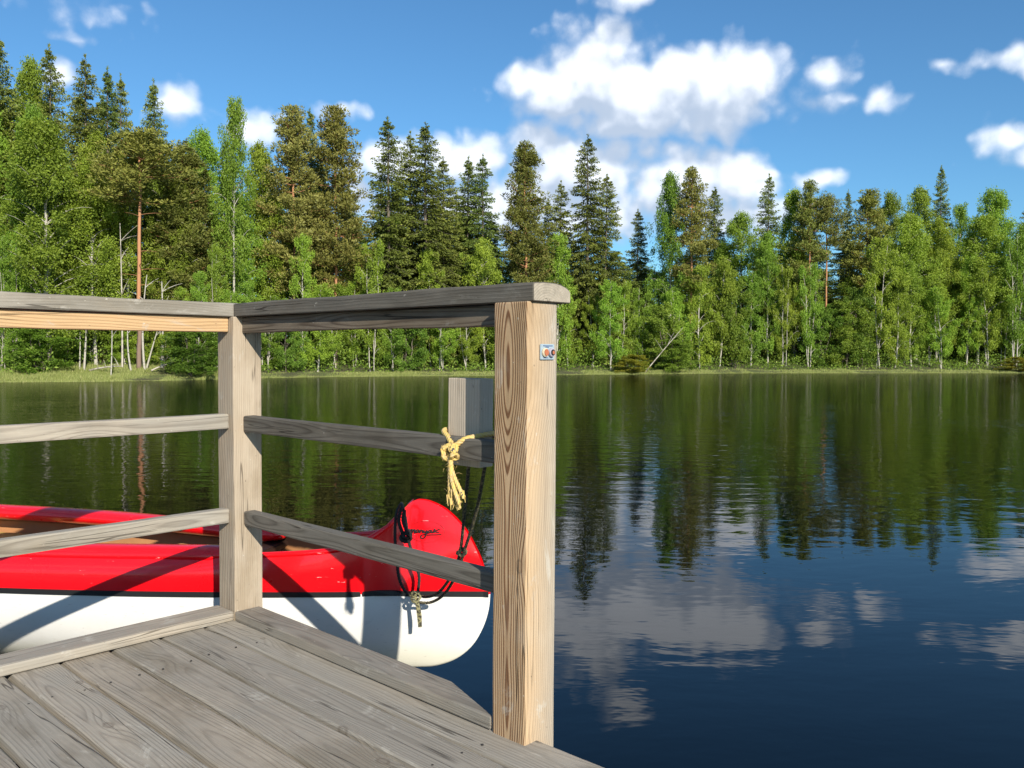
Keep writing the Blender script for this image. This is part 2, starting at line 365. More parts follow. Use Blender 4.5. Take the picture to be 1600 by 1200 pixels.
Z = Vector((0, 0, 1))
dock = empty('wooden_dock', uv(1.2, .8, -.03)); tag(dock, 'weathered grey wooden dock of parallel planks in the lower left corner', 'dock')
GAP = [-.052, .094, .239, .388, .530, .666]
while GAP[-1] < 2.4: GAP.append(GAP[-1] + .1435)
for k in range(len(GAP) - 1):
    a, c = GAP[k], GAP[k + 1]; g_ = .0160
    u0, u1 = -.112, 4.2
    plank('plank', uv((u0 + u1) / 2, (a + c) / 2, -.014 + random.uniform(-.0015, .0005)), U, W_, (u1 - u0, c - a - g_, .028), dock,
          fresh=random.uniform(.0, .12), tone=random.uniform(.74, 1.02), pith=(0, random.uniform(-.03, .03), random.uniform(-.10, -.05)), bevel=.005, warp=.002, cuts=14, ring=random.uniform(.25, .6))
# edging boards
o = plank('edging_board', uv(-.056, .85, .0175), W_, -U, (1.70, .108, .031), dock, fresh=.08, tone=.92, pith=(0, .02, -.05), bevel=.008, warp=.001)
def prism(name, outline, z0, z1, parent, **kw):
    n = len(outline); vs = [uv(a, b_, z0) for a, b_ in outline] + [uv(a, b_, z1) for a, b_ in outline]
    cen = uv(sum(a for a, b_ in outline) / n, sum(b_ for a, b_ in outline) / n, (z0 + z1) / 2)
    m4 = Matrix((U, W_, -Z)).transposed().to_4x4(); m4.translation = cen; inv = m4.inverted()
    bm = bmesh.new(); bv = [bm.verts.new(inv @ v_) for v_ in vs]
    bm.faces.new(bv[:n]); bm.faces.new(bv[n:]); 
    for q in range(n): bm.faces.new((bv[q], bv[(q + 1) % n], bv[n + (q + 1) % n], bv[n + q]))
    bmesh.ops.recalc_face_normals(bm, faces=bm.faces)
    bmesh.ops.bevel(bm, geom=bm.edges[:], offset=.004, segments=2, affect='EDGES', profile=.6)
    me = bpy.data.meshes.new(name); bm.to_mesh(me); bm.free(); me.materials.append(mat_wood)
    o = link(bpy.data.objects.new(name, me), parent); o.matrix_basis = parent.matrix_basis.inverted() @ m4
    o['seed'] = 11.3; o['pith'] = [0, .02, .06]; o['fresh'] = .05; o['fresh_slope'] = 0.0; o['tone'] = .70; o['ring'] = .55; o['wander'] = .05
    for k_, v_ in kw.items(): o[k_] = v_
    return o
prism('edging_board', [(.004, .002), (LR - .004, .002), (LR - .012, -.010), (.955, -.086), (.004, -.086)], .002, .033, dock)
nail_m = plain('dark_nail_head', (.035, .030, .026), .6, metal=.3)
nm_ = None
for k in range(len(GAP) - 1):
    for uu in (.24, 1.22, 2.2):
        for f_ in (.22, .78):
            p_ = uv(uu + random.uniform(-.012, .012), GAP[k] + (GAP[k + 1] - GAP[k]) * (f_ + random.uniform(-.03, .03)), .0002)
            if nm_ is None:
                bm = bmesh.new(); bmesh.ops.create_cone(bm, cap_ends=True, segments=10, radius1=.0034, radius2=.0029, depth=.003); nm_ = bpy.data.meshes.new('nail_head'); bm.to_mesh(nm_); bm.free(); nm_.materials.append(nail_m)
            o_ = link(bpy.data.objects.new('nail_head', nm_), dock); o_.location = p_ - dock.location
# what carries the deck
plank('beam', uv(2.0, -.02, -.105), U, Z, (4.2, .15, .045), dock, tone=.7)
plank('beam', uv(-.075, 1.2, -.105), W_, Z, (2.45, .15, .045), dock, tone=.7)
plank('beam', uv(2.0, 1.2, -.105), U, Z, (4.2, .15, .045), dock, tone=.7)
for (a, c) in ((.35, .02), (.0, 1.3), (2.6, .02), (2.6, 1.3)):
    plank('pile', uv(a, c + .05, -.75), Z, U, (1.15, .12, .12), dock, tone=.6, bevel=.03)

rail = empty('wooden_railing', uv(0, 0, 0)); tag(rail, 'weathered wooden railing with two square posts and flat handrail round the dock corner', 'railing')
# posts: the corner one, the blond end one by the water, one out of sight further along
o = plank('post', uv(-PW / 2, -PW / 2, HT / 2 - .17), Z, U, (HT + .34, PW, PW), rail, fresh=.25, tone=.92, pith=(0, -.20, .35), bevel=.004, warp=.0006, seed=3.2, ring=.45)
o['label'] = 'greyish square corner post where the two rails meet'
# end post: local y runs along u, local z along v
o = plank('post', uv(LR + PW / 2, -PW / 2, HT / 2 - .17), Z, U, (HT + .34, PW, PW), rail, fresh=.42, tone=.93, pith=(0, -.006, -.064), bevel=.004, warp=.0006, seed=18.4, ring=2.0, slope=-6.0, wander=.17)
o['label'] = 'blond square end post with bold oval grain beside open water'
END_POST = o
plank('post', uv(-PW / 2, 1.55, HT / 2 - .17), Z, U, (HT + .34, PW, PW), rail, fresh=.3, tone=1.0, pith=(0, .2, .3))
# rails let in between the posts
def right_rail(z0, z1, **kw): return plank('rail', uv(LR / 2, -.054, (z0 + z1) / 2), U, Z, (LR - .002, z1 - z0, .042), rail, **kw)
def left_rail(z0, z1, **kw): return plank('rail', uv(-.047, .75, (z0 + z1) / 2), W_, Z, (1.498, z1 - z0, .042), rail, **kw)
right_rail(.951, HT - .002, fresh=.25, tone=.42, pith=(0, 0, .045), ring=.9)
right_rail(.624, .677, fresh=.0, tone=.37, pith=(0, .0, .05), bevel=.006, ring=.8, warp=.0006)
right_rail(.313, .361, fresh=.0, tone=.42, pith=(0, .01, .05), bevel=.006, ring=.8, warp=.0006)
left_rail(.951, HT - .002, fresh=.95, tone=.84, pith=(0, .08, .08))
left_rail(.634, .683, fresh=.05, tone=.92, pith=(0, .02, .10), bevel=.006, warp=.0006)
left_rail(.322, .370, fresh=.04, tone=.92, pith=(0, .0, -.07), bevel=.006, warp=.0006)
# handrails: flat below, cambered above, mitred at the corner
def handrail(along, across, length, miter, label, tone, seed):
    """section in (across, z); starts at the mitre on the corner"""
    sec = [(-.010, 0), (-.0092, .0395), (-.014, .0432), (-.045, .0455), (-.085, .0452), (-.106, .0425), (-.124, .0375), (-.136, .0315), (-.1405, .026), (-.1405, .0)]
    n = len(sec); bm = bmesh.new(); rings = []
    steps = 14
    for k in range(steps + 1):
        ring = []
        for (a, z) in sec:
            s0 = a + .0012; s_ = s0 + (length - s0) * k / steps
            wob = .0010 * math.sin(s_ * 9 + seed) + .0006 * math.sin(s_ * 23 + seed * 2)
            ring.append(bm.verts.new((s_, a, z + (wob if z > .02 else 0))))
        rings.append(ring)
    for k in range(steps):
        for q in range(n): bm.faces.new((rings[k][q], rings[k][(q + 1) % n], rings[k + 1][(q + 1) % n], rings[k + 1][q]))
    bm.faces.new(rings[0]); bm.faces.new(rings[-1][::-1])
    bmesh.ops.recalc_face_normals(bm, faces=bm.faces)
    bmesh.ops.bevel(bm, geom=[e for e in bm.edges if e.is_manifold and e.calc_face_angle(0) > .6], offset=.0022, segments=1, affect='EDGES')
    me = bpy.data.meshes.new('handrail'); bm.to_mesh(me); bm.free(); me.materials.append(mat_wood)
    o = link(bpy.data.objects.new('handrail', me), rail)
    m4 = Matrix((along, across, Z)).transposed().to_4x4(); m4.translation = uv(0, 0, HT)
    o.matrix_basis = rail.matrix_basis.inverted() @ m4
    o['seed'] = seed; o['pith'] = [0, -.06, -.03]; o['fresh'] = .0; o['fresh_slope'] = 0.0; o['tone'] = tone; o['ring'] = .3; o['wander'] = .04; o['label'] = label
    return o
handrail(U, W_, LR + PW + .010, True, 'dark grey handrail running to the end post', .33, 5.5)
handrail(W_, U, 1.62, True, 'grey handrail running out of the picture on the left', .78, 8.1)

# the upright offcut screwed outside the rail
mb = plank('mooring_board', uv(1.009, -.1005, .712), Z, U, (.222, .116, .048), None, fresh=.18, tone=1.25, pith=(0, .3, .3), bevel=.003, seed=31.0, ring=.25)
tag(mb, 'short upright grey board fixed outside the rail, rope tied round it', 'board')

# small plate on the end post
mp = plain('pale_blue_plastic', (.30, .37, .42), .45); mcream = plain('cream_plastic', (.58, .52, .38), .5); mred = plain('orange_red_plastic', (.40, .13, .06), .4)
mlil = plain('lilac_plastic', (.40, .37, .44), .35); mdark = plain('dark_plastic', (.02, .018, .02), .4); mink = plain('blue_ink', (.05, .10, .22), .6)
sg = empty('control_plate', uv(LR + PW + .0015, -.063, .8905)); tag(sg, 'small pale blue plate with two round fittings on the end post', 'plate')
def on_face(a, z, out=0.0): return uv(LR + PW + .0015 + out, a, z)
def solid(name, pts, mat, parent, bevel=0.0, smooth=False):
    """convex prism given by outline [(v, z)] and depth (out0, out1) on the end post's water-side face"""
    outline, d0, d1 = pts; n = len(outline); bm = bmesh.new(); inv = Matrix.Translation(sg.location).inverted()
    a = [bm.verts.new(inv @ on_face(p, q, d0)) for p, q in outline]; c = [bm.verts.new(inv @ on_face(p, q, d1)) for p, q in outline]
    bm.faces.new(a); bm.faces.new(c)
    for k in range(n): bm.faces.new((a[k], a[(k + 1) % n], c[(k + 1) % n], c[k]))
    bmesh.ops.recalc_face_normals(bm, faces=bm.faces)
    if bevel: bmesh.ops.bevel(bm, geom=bm.edges[:], offset=bevel, segments=2, affect='EDGES')
    me = bpy.data.meshes.new(name); bm.to_mesh(me); bm.free(); me.materials.append(mat)
    return link(bpy.data.objects.new(name, me), parent)
def rect(v0, v1, z0, z1): return [(v0, z0), (v1, z0), (v1, z1), (v0, z1)]
def disc(cv, cz, rv, rz, n=20): return [(cv + rv * math.cos(2 * math.pi * k / n), cz + rz * math.sin(2 * math.pi * k / n)) for k in range(n)]
solid('back_plate', (rect(-.0885, -.0405, .872, .9075), 0, .004), mp, sg, .0012)
f1 = solid('round_fitting', (disc(-.0525, .8885, .0095, .0105), .0045, .010), mcream, sg, .001); solid('red_insert', (disc(-.0522, .8885, .0066, .0078), .0105, .0125), mred, f1)
f2 = solid('round_fitting', (disc(-.0735, .8885, .0098, .0098), .0045, .012), mlil, sg, .001); solid('dark_insert', (disc(-.0735, .8885, .0072, .0072), .0123, .0130), mdark, f2); solid('red_insert', (disc(-.0745, .8885, .0036, .0042), .0132, .0138), mred, f2)
solid('print_strip', (rect(-.081, -.048, .9025, .9045), .0042, .0046), mink, sg); solid('print_strip', (rect(-.068, -.056, .8995, .9015), .0042, .0046), mink, sg)
solid('print_strip', (rect(-.066, -.050, .8755, .8772), .0042, .0046), mink, sg)

# ------------------------------------------------------------------ canoe
def smooth_path(pts, m=12):
    pts = np.array(pts, float); n_ = len(pts); out = []
    for tt in np.linspace(0, n_ - 1, (n_ - 1) * m + 1):
        k = min(int(tt), n_ - 2); f_ = tt - k
        p0, p1, p2, p3 = pts[max(k - 1, 0)], pts[k], pts[k + 1], pts[min(k + 2, n_ - 1)]
        out.append(.5 * ((2 * p1) + (-p0 + p2) * f_ + (2 * p0 - 5 * p1 + 4 * p2 - p3) * f_ ** 2 + (-p0 + 3 * p1 - 3 * p2 + p3) * f_ ** 3))
    return np.array(out)
def lerp_tab(tab, smooth=False):
    xs, ys = np.array([p[0] for p in tab], float), np.array([p[1] for p in tab], float)
    if smooth:
        d_ = smooth_path(np.stack([xs, ys], 1), 10); xs, ys = np.maximum.accumulate(d_[:, 0]) + np.arange(len(d_)) * 1e-9, d_[:, 1]
    return lambda x: np.interp(x, xs, ys)
HALF = 2.40
sheer = lerp_tab([(0, .334), (.006, .375), (.019, .416), (.048, .486), (.0965, .569), (.164, .634), (.226, .664), (.265, .671), (.292, .668), (.322, .645), (.36, .596), (.40, .556), (.45, .528), (.50, .506), (.59, .490), (.70, .480), (.90, .471), (1.3, .466), (2.4, .463)], True)
keel = lerp_tab([(0, .334), (.005, .275), (.0265, .204), (.0676, .132), (.128, .078), (.2, .046), (.273, .032), (.5, .010), (.9, -.008), (1.4, -.022), (2.4, -.03)], True)
def half_beam(a): return .425 * (1 - (1 - np.clip(a / 2.15, 0, 1)) ** 1.5)
NA, NTT = 90, 26
aa = np.concatenate([(np.linspace(0, 1, 20) ** 1.8 * .06)[:-1], np.linspace(.06, .6, 40)[:-1], np.linspace(.6, HALF, 22)])
full = np.concatenate([aa, (2 * HALF - aa)[::-1][1:]])     # bow to stern
KN = .055                                                   # height of the sloping band under the gunwale
def section(a):
    """points keel -> gunwale of one side: (y, z)"""
    ae = min(a, 2 * HALF - a); zs, zk, bb = float(sheer(ae)), float(keel(ae)), float(half_beam(ae))
    tt = np.linspace(0, 1, NTT)
    zz = zk + (zs - zk) * tt ** 1.35
    closed = 1 - min(1, max(0, (ae - .30) / .16))           # 1 at the stem
    flare = max(0, min(1, (ae - .35) / .9))
    rel = (zz - zk) / max(1e-4, zs - zk)
    p = 2.0 + 1.1 * flare
    wdt = bb * (1 - (1 - np.clip(rel, 0, 1)) ** p) ** (1 / (1.55 + .75 * flare))
    # knuckle: the top band leans inwards
    top = np.clip((zz - (zs - KN)) / KN, 0, 1); wdt = wdt - .035 * top * min(1, bb / .15) * flare
    # closing over the stem head
    edge = .011 if ae > .003 else .004
    wdt = wdt * (1 - closed) + closed * np.minimum(wdt, edge + .20 * (zs - zz))
    wdt = np.maximum(wdt, .006 * np.clip(1 - ((rel - .5) * 2) ** 8, .2, 1) if ae > .002 else .0015)
    return np.stack([wdt, zz], 1)
hull_V, hull_F, mi = [], [], []
secs = [section(a) for a in full]
for a, s_ in zip(full, secs):
    ring = [( -a, -y, z) for y, z in s_[::-1]] + [(-a, y, z) for y, z in s_]      # near gunwale -> keel -> far gunwale
    hull_V += ring
n = 2 * NTT
for k in range(len(full) - 1):
    for q in range(n - 1):
        a, b_, c, d = k * n + q, k * n + q + 1, (k + 1) * n + q + 1, (k + 1) * n + q
        hull_F.append((a, b_, c, d))
def paint(name, rgb, rough, coat, dirt=True):
    m, t, b = material(name); tc = t.new('ShaderNodeTexCoord').outputs['Object']
    sc1 = t.noise(t.v('MULTIPLY', tc, (9, 60, 160)), 1, 3, .6); sc2 = t.noise(tc, 5, 4, .6)
    c = t.mix(t.m('MULTIPLY', t.sstep(sc1, .715, .74), .7), tuple(rgb) + (1,), (.75, .68, .66, 1))
    if dirt:
        c = t.mix(t.m('MULTIPLY', t.sstep(t.noise(t.v('MULTIPLY', tc, (5, 40, 34)), 1, 5, .7), .60, .72), .30), c, (.40, .41, .41, 1)); c = t.mix(t.m('MULTIPLY', t.sstep(t.noise(t.v('MULTIPLY', tc, (30, 90, 240)), 1, 2, .5), .70, .73), .5), c, (.30, .30, .29, 1))
        zc = t.xyz(tc)[2]
        c = t.mix(t.m('MULTIPLY', t.sstep(sc2, .45, .8), .12), c, (.45, .42, .30, 1))
        slime = t.m('MULTIPLY', t.sstep(t.m('MULTIPLY_ADD', t.m('SUBTRACT', sc2, .5), .10, zc), .16, .06), .40)
        c = t.mix(slime, c, (.58, .55, .34, 1))
    t.put(b.inputs['Base Color'], c); t.put(b.inputs['Roughness'], t.m('MULTIPLY_ADD', sc2, .14, rough)); b.inputs['Coat Weight'].default_value = coat; b.inputs['Coat Roughness'].default_value = .08
    t.put(b.inputs['Normal'], t.bump(t.noise(tc, 3.2, 2, .5), .25, .02))
    return m
m_red = paint('red_gelcoat', (.78, .003, .008), .22, .5, dirt=False); m_white = paint('white_gelcoat', (.74, .73, .70), .25, .3)
m_black = plain('black_rubber', (.012, .012, .013), .5, var=.3, scale=60)
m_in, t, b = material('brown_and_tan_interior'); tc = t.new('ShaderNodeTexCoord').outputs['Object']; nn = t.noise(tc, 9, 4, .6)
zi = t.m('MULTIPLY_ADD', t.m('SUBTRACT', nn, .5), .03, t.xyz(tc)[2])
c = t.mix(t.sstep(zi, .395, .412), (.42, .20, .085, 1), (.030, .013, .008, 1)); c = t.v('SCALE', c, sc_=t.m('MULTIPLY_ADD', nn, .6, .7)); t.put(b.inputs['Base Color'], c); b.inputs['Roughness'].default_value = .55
TH = R(13)
canoe = empty('canoe', (0, 0, 0)); tag(canoe, 'red and white canoe moored behind the dock railing', 'canoe')
CM = Matrix.Translation((-.077, 3.12, 0)) @ Matrix.Rotation(-TH, 4, 'Z')
canoe.matrix_basis = CM
ZST = .330
def split(cond, name, mat, thick):
    bm = bmesh.new(); vs = [bm.verts.new(v_) for v_ in hull_V]
    for f_ in hull_F: bm.faces.new([vs[q] for q in f_])
    bmesh.ops.bisect_plane(bm, geom=bm.verts[:] + bm.edges[:] + bm.faces[:], plane_co=(0, 0, cond[0]), plane_no=(0, 0, 1), clear_inner=cond[1], clear_outer=cond[2])
    bmesh.ops.remove_doubles(bm, verts=bm.verts, dist=.0006)
    me = bpy.data.meshes.new(name); bm.to_mesh(me); bm.free(); me.materials.append(mat)
    me.polygons.foreach_set('use_smooth', [True] * len(me.polygons))
    return link(bpy.data.objects.new(name, me), canoe)
top = split((ZST, True, False), 'upper_hull', m_red, 0); bot = split((ZST, False, True), 'lower_hull', m_white, 0)
# interior shell, 12 mm inside
inV, inF = [], []; rows = []
for a, s_ in zip(full, secs):
    ae = min(a, 2 * HALF - a)
    if ae < .36: continue
    ins = [(max(0, y - .012), max(z, keel(ae) + .012)) for y, z in s_]; ins[-1] = (max(0, s_[-1][0] - .006), s_[-1][1] - .004)
    rows.append([(-a, -y, z) for y, z in ins[::-1]] + [(-a, y, z) for y, z in ins])
for ring in rows: inV += ring
for k in range(len(rows) - 1):
    for q in range(n - 1): inF.append((k * n + q, (k + 1) * n + q, (k + 1) * n + q + 1, k * n + q + 1))
for k in (0, len(rows) - 1): inF.append(tuple(k * n + q for q in range(n)))
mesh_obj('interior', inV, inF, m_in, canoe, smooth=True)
# gunwale tubes, wide rounded side decks, black rubbing strip
def along_gunwale(side, a0, a1, dy, dz, rad, nm, mat, flat=1.0, segs=10, step=60):
    pts, rd = [], []
    for a in np.linspace(a0, a1, step):
        s_ = section(a); pts.append((-a, side * (s_[-1][0] + dy), s_[-1][1] + dz)); rd.append(rad * min(1, .45 + (a - a0) / .12, .45 + (a1 - a) / .12))
    V_, F_ = tube_mesh([(pts, rd)], segs)
    if flat != 1.0:
        cz = np.repeat(np.array(pts)[:, 2], segs); V_[:, 2] = cz + (V_[:, 2] - cz) * flat
    ring0 = tuple(range(segs)); ringn = tuple(len(V_) - segs + q for q in range(segs))
    return mesh_obj(nm, V_, [tuple(f_) for f_ in F_] + [ring0[::-1], ringn], mat, canoe, smooth=True)
for side in (-1, 1):
    along_gunwale(side, .335, 2 * HALF - .335, -.003, .000, .011, 'gunwale', m_red, step=90)
    along_gunwale(side, .93, 2 * HALF - .93, -.045, -.004, .055, 'side_chamber', m_red, flat=.62, segs=16, step=70)
def strip(side):
    pts, fs = [], []
    st = []
    for a in np.concatenate([np.linspace(.004, .3, 16), np.linspace(.35, HALF, 30)]):
        s_ = section(a); w_ = np.interp([ZST - .0105, ZST + .0105], s_[:, 1], s_[:, 0]); st.append((a, w_[0], w_[1]))
    for a, w0, w1 in st:
        for (w_, z_) in ((w0 - .003, ZST - .0105), (w0 + .005, ZST - .0095), (w1 + .005, ZST + .0095), (w1 - .003, ZST + .0105)): pts.append((-a, side * w_, z_))
    for k in range(len(st) - 1):
        for q in range(3): fs.append((k * 4 + q, k * 4 + q + 1, (k + 1) * 4 + q + 1, (k + 1) * 4 + q))
    return mesh_obj('rubbing_strip', pts, fs, m_black, canoe)
strip(-1); strip(1)
# bow deck, seat and thwart inside
bd = []; bf = []
for k, a in enumerate(np.linspace(.30, .56, 12)):
    s_ = section(a); y_, z_ = s_[-1][0] - .002, s_[-1][1] - .003
    bd += [(-a, -y_, z_), (-a, 0, z_ + .012), (-a, y_, z_)]
    if k: bf += [(3 * k - 3, 3 * k, 3 * k + 1, 3 * k - 2), (3 * k - 2, 3 * k + 1, 3 * k + 2, 3 * k - 1)]
mesh_obj('bow_deck', bd, bf, m_red, canoe, smooth=True)
m_seat = plain('yellow_varnished_wood', (.62, .44, .14), .45, var=.2, scale=12)
def cbox(nm, x0, x1, y0, y1, z0, z1, mat):
    bm = bmesh.new(); bmesh.ops.create_cube(bm, size=1); bmesh.ops.scale(bm, vec=(x1 - x0, y1 - y0, z1 - z0), verts=bm.verts); bmesh.ops.translate(bm, vec=((x0 + x1) / 2, (y0 + y1) / 2, (z0 + z1) / 2), verts=bm.verts)
    bmesh.ops.bevel(bm, geom=bm.edges[:], offset=.006, segments=2, affect='EDGES')
    me = bpy.data.meshes.new(nm); bm.to_mesh(me); bm.free(); me.materials.append(mat); return link(bpy.data.objects.new(nm, me), canoe)
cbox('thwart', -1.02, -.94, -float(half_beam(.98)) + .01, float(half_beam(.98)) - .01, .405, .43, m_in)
cbox('seat', -2.80, -2.22, -float(half_beam(2.2)) + .05, float(half_beam(2.2)) - .05, .335, .355, m_seat)
cbox('floor_board', -3.3, -1.7, -.24, .24, .025, .04, m_seat)

# name on the bow, drawn as brush strokes lying on the hull
def hull_pt(px, pz):
    """canoe-space point on the near side at distance a from the stem and height z"""
    s_ = section(px); w_ = float(np.interp(pz, s_[:, 1], s_[:, 0])); return (-px, -(w_ + .0018), pz)
def px2(x, y):                                              # photo position on the bow -> (distance from stem, height)
    a = (768 - x) * .002413; return a, EYE - (y - 553.2) / F * 3.115
def stroke(pts, r0, closed=False):
    pts = np.array(pts, float); n_ = len(pts)
    ts = np.linspace(0, n_ - 1, n_ * 6); P_ = []
    for tt in ts:                                           # Catmull-Rom
        k = min(int(tt), n_ - 2); f_ = tt - k
        p0, p1, p2, p3 = pts[max(k - 1, 0)], pts[k], pts[k + 1], pts[min(k + 2, n_ - 1)]
        P_.append(.5 * ((2 * p1) + (-p0 + p2) * f_ + (2 * p0 - 5 * p1 + 4 * p2 - p3) * f_ ** 2 + (-p0 + 3 * p1 - 3 * p2 + p3) * f_ ** 3))
    P3 = [hull_pt(*px2(*p)) for p in P_]
    tng = np.gradient(np.array(P_), axis=0); ang = np.arctan2(tng[:, 1], tng[:, 0])
    return (P3, r0 * (.75 + .45 * np.abs(np.sin(ang))))
O = np.array([590, 770]); 
def zz(*pts): return [(590 + a / 5.216, 770 + b_ / 5.216) for a, b_ in pts]
strokes = [
    zz((258, 340), (272, 330), (275, 352), (272, 360), (285, 335), (296, 330), (296, 345), (293, 360), (306, 336), (318, 330), (318, 345), (316, 358), (326, 352)),   # m
    zz((352, 334), (340, 330), (330, 342), (334, 354), (346, 346), (354, 332), (352, 348), (360, 354)),                                                              # a
    zz((360, 354), (366, 340), (372, 330), (376, 336), (386, 334), (384, 348), (392, 354)),                                                                          # r
    zz((398, 332), (397, 348), (408, 350), (420, 332), (416, 360), (404, 388), (386, 398), (372, 390), (376, 374), (400, 366), (430, 354)),                          # y
    zz((456, 330), (442, 330), (432, 342), (436, 352), (448, 346), (458, 330), (456, 346), (466, 350)),                                                              # a
    zz((466, 350), (476, 336), (484, 318), (478, 348)), zz((524, 318), (500, 330), (486, 336), (504, 344), (522, 346)),                                               # k
    zz((424, 370), (460, 366), (500, 364), (540, 360)),                                                                                                              # underline
]
mk_ink = plain('black_lettering', (.006, .005, .006), .45); mk_line = plain('thin_dark_outline', (.10, .004, .008), .5)
V_, F_ = tube_mesh([stroke(s_, .0025) for k, s_ in enumerate(strokes)], 6)
mesh_obj('lettering', V_, [tuple(f_) for f_ in F_], mk_ink, canoe, smooth=True)
ov = zz(*[(415 + 150 * math.cos(q) , 343 + 84 * math.sin(q)) for q in np.linspace(0, 2 * math.pi, 25)])
V_, F_ = tube_mesh([stroke(ov, .0008)], 5); mesh_obj('oval_outline', V_, [tuple(f_) for f_ in F_], mk_line, canoe, smooth=True)

# ------------------------------------------------------------------ ropes
def rope(pts, rad, strands=3, pitch=.035, m=14):
    P_ = smooth_path(pts, m); seg = np.linalg.norm(np.diff(P_, axis=0), axis=1); s_ = np.concatenate([[0], np.cumsum(seg)])
    ns = max(12, int(s_[-1] / (pitch / 7))); q = np.linspace(0, s_[-1], ns)
    P_ = np.stack([np.interp(q, s_, P_[:, k]) for k in range(3)], 1)
    tg = np.gradient(P_, axis=0); tg /= np.linalg.norm(tg, axis=1)[:, None] + 1e-9
    a = np.cross(tg, np.array([.31, .77, .55])); a /= np.linalg.norm(a, axis=1)[:, None] + 1e-9; b_ = np.cross(tg, a)
    return [(P_ + (np.cos(2 * np.pi * q / pitch + ph)[:, None] * a + np.sin(2 * np.pi * q / pitch + ph)[:, None] * b_) * rad * .5, np.full(ns, rad * .62)) for ph in np.arange(strands) * 2 * np.pi / strands]
def at(x, y, depth):
    """point in the scene at a viewing direction and depth"""
    return ((x - 800) / F * depth, depth, EYE - (y - horizon_y(x)) / F * depth)
m_yel, t, b = material('yellow_rope')
tc = t.new('ShaderNodeTexCoord').outputs['Object']
cc = t.mix(t.sstep(t.noise(tc, 90, 3, .6), .45, .62), (.60, .43, .13, 1), (.56, .40, .19, 1)); cc = t.mix(t.sstep(t.noise(tc, 55, 2, .5), .69, .71), cc, (.06, .06, .07, 1))
t.put(b.inputs['Base Color'], cc); b.inputs['Roughness'].default_value = .8
m_olv, t, b = material('dark_olive_rope'); tc = t.new('ShaderNodeTexCoord').outputs['Object']
t.put(b.inputs['Base Color'], t.mix(t.sstep(t.noise(tc, 130, 2, .5), .48, .6), (.02, .02, .014, 1), (.12, .105, .055, 1))); b.inputs['Roughness'].default_value = .85
m_blk = plain('black_cord', (.012, .011, .011), .8, var=.3, scale=80)
def rope_obj(name, paths, mat, parent=None, nseg=7):
    V_, F_ = tube_mesh(paths, nseg); return mesh_obj(name, V_, [tuple(f_) for f_ in F_], mat, parent, smooth=True)
# yellow rope round the board: band, knot, hanging tails
ry = empty('yellow_rope', uv(1.01, -.03, .64)); tag(ry, 'frayed yellow rope knotted round the upright board on the rail', 'rope')
ry_inv = Matrix.Translation(ry.location).inverted()
def loc(paths, inv): return [(np.array([inv @ Vector(p) for p in pp]), rr) for pp, rr in paths]
zb = .672
band = [uv(1.032, -.020, zb - .018), uv(0.992, -.040, zb + .002), uv(0.946, -.066, zb + .014), uv(0.934, -.100, zb + .016), uv(0.946, -.134, zb + .014), uv(1.007, -.138, zb + .012), uv(1.070, -.134, zb + .012), uv(1.082, -.100, zb + .014), uv(1.074, -.064, zb + .010), uv(1.052, -.036, zb + .002), uv(1.027, -.020, zb - .020)]
rope_obj('band', loc(rope(band, .0066), ry_inv), m_yel, ry)
kc = uv(1.029, -.018, zb - .032)
knot = []
for ph in (0, 1.3, 2.6):
    lp = [kc + (U * math.cos(q) * .019 + Vector((0, 0, 1)) * (math.sin(q) * .014 + .008 * math.sin(ph)) + W_ * (.011 * math.sin(q * 2 + ph) + .006)) for q in np.linspace(ph, ph + 2 * math.pi, 9)]
    knot += rope(lp, .0058)
rope_obj('knot', loc(knot, ry_inv), m_yel, ry)
tails = []
tail_pts = [(.0, 0), (.004, -.03), (.010, -.065), (.018, -.10)]
for k, (spread, ln, wv) in enumerate(((-.012, .118, .004), (.004, .128, -.006), (.016, .112, .008), (.022, .098, .0))):
    tp = [kc + U * (spread * f_ * 1.0 + .026 * f_ * f_ + .003 * math.sin(5 * f_ + k)) + W_ * (.008 + wv * f_) - Z * (ln * f_ + .006) for f_ in (0, .25, .5, .75, 1.0)]
    tails += rope(tp, .0052, pitch=.026)
for k in range(14):
    e = kc + U * random.uniform(.0, .045) + W_ * random.uniform(.0, .02) - Z * random.uniform(.085, .11)
    pts_ = np.array([e, e + U * random.uniform(-.004, .006) - Z * .015, e + U * random.uniform(-.008, .010) - Z * random.uniform(.02, .032)]); tails.append((pts_, np.array([.0016, .0013, .0006])))
rope_obj('tail', loc(tails, ry_inv), m_yel, ry)
fz = []
for k in range(60):
    q = random.random(); e = (kc + U * random.uniform(-.022, .024) + W_ * random.uniform(-.004, .022) + Z * random.uniform(-.02, .02)) if q < .4 else (kc + U * random.uniform(-.008, .040) + W_ * random.uniform(.0, .022) - Z * random.uniform(.02, .12))
    dv = Vector((random.gauss(0, 1), random.gauss(0, 1), random.gauss(-.3, 1))).normalized() * random.uniform(.008, .018)
    fz.append((np.array([e, e + dv * .5 + Vector((0, 0, .002)), e + dv]), np.array([.0005, .0004, .0002])))
rope_obj('loose_fibres', loc(fz, ry_inv), m_yel, ry, 3)
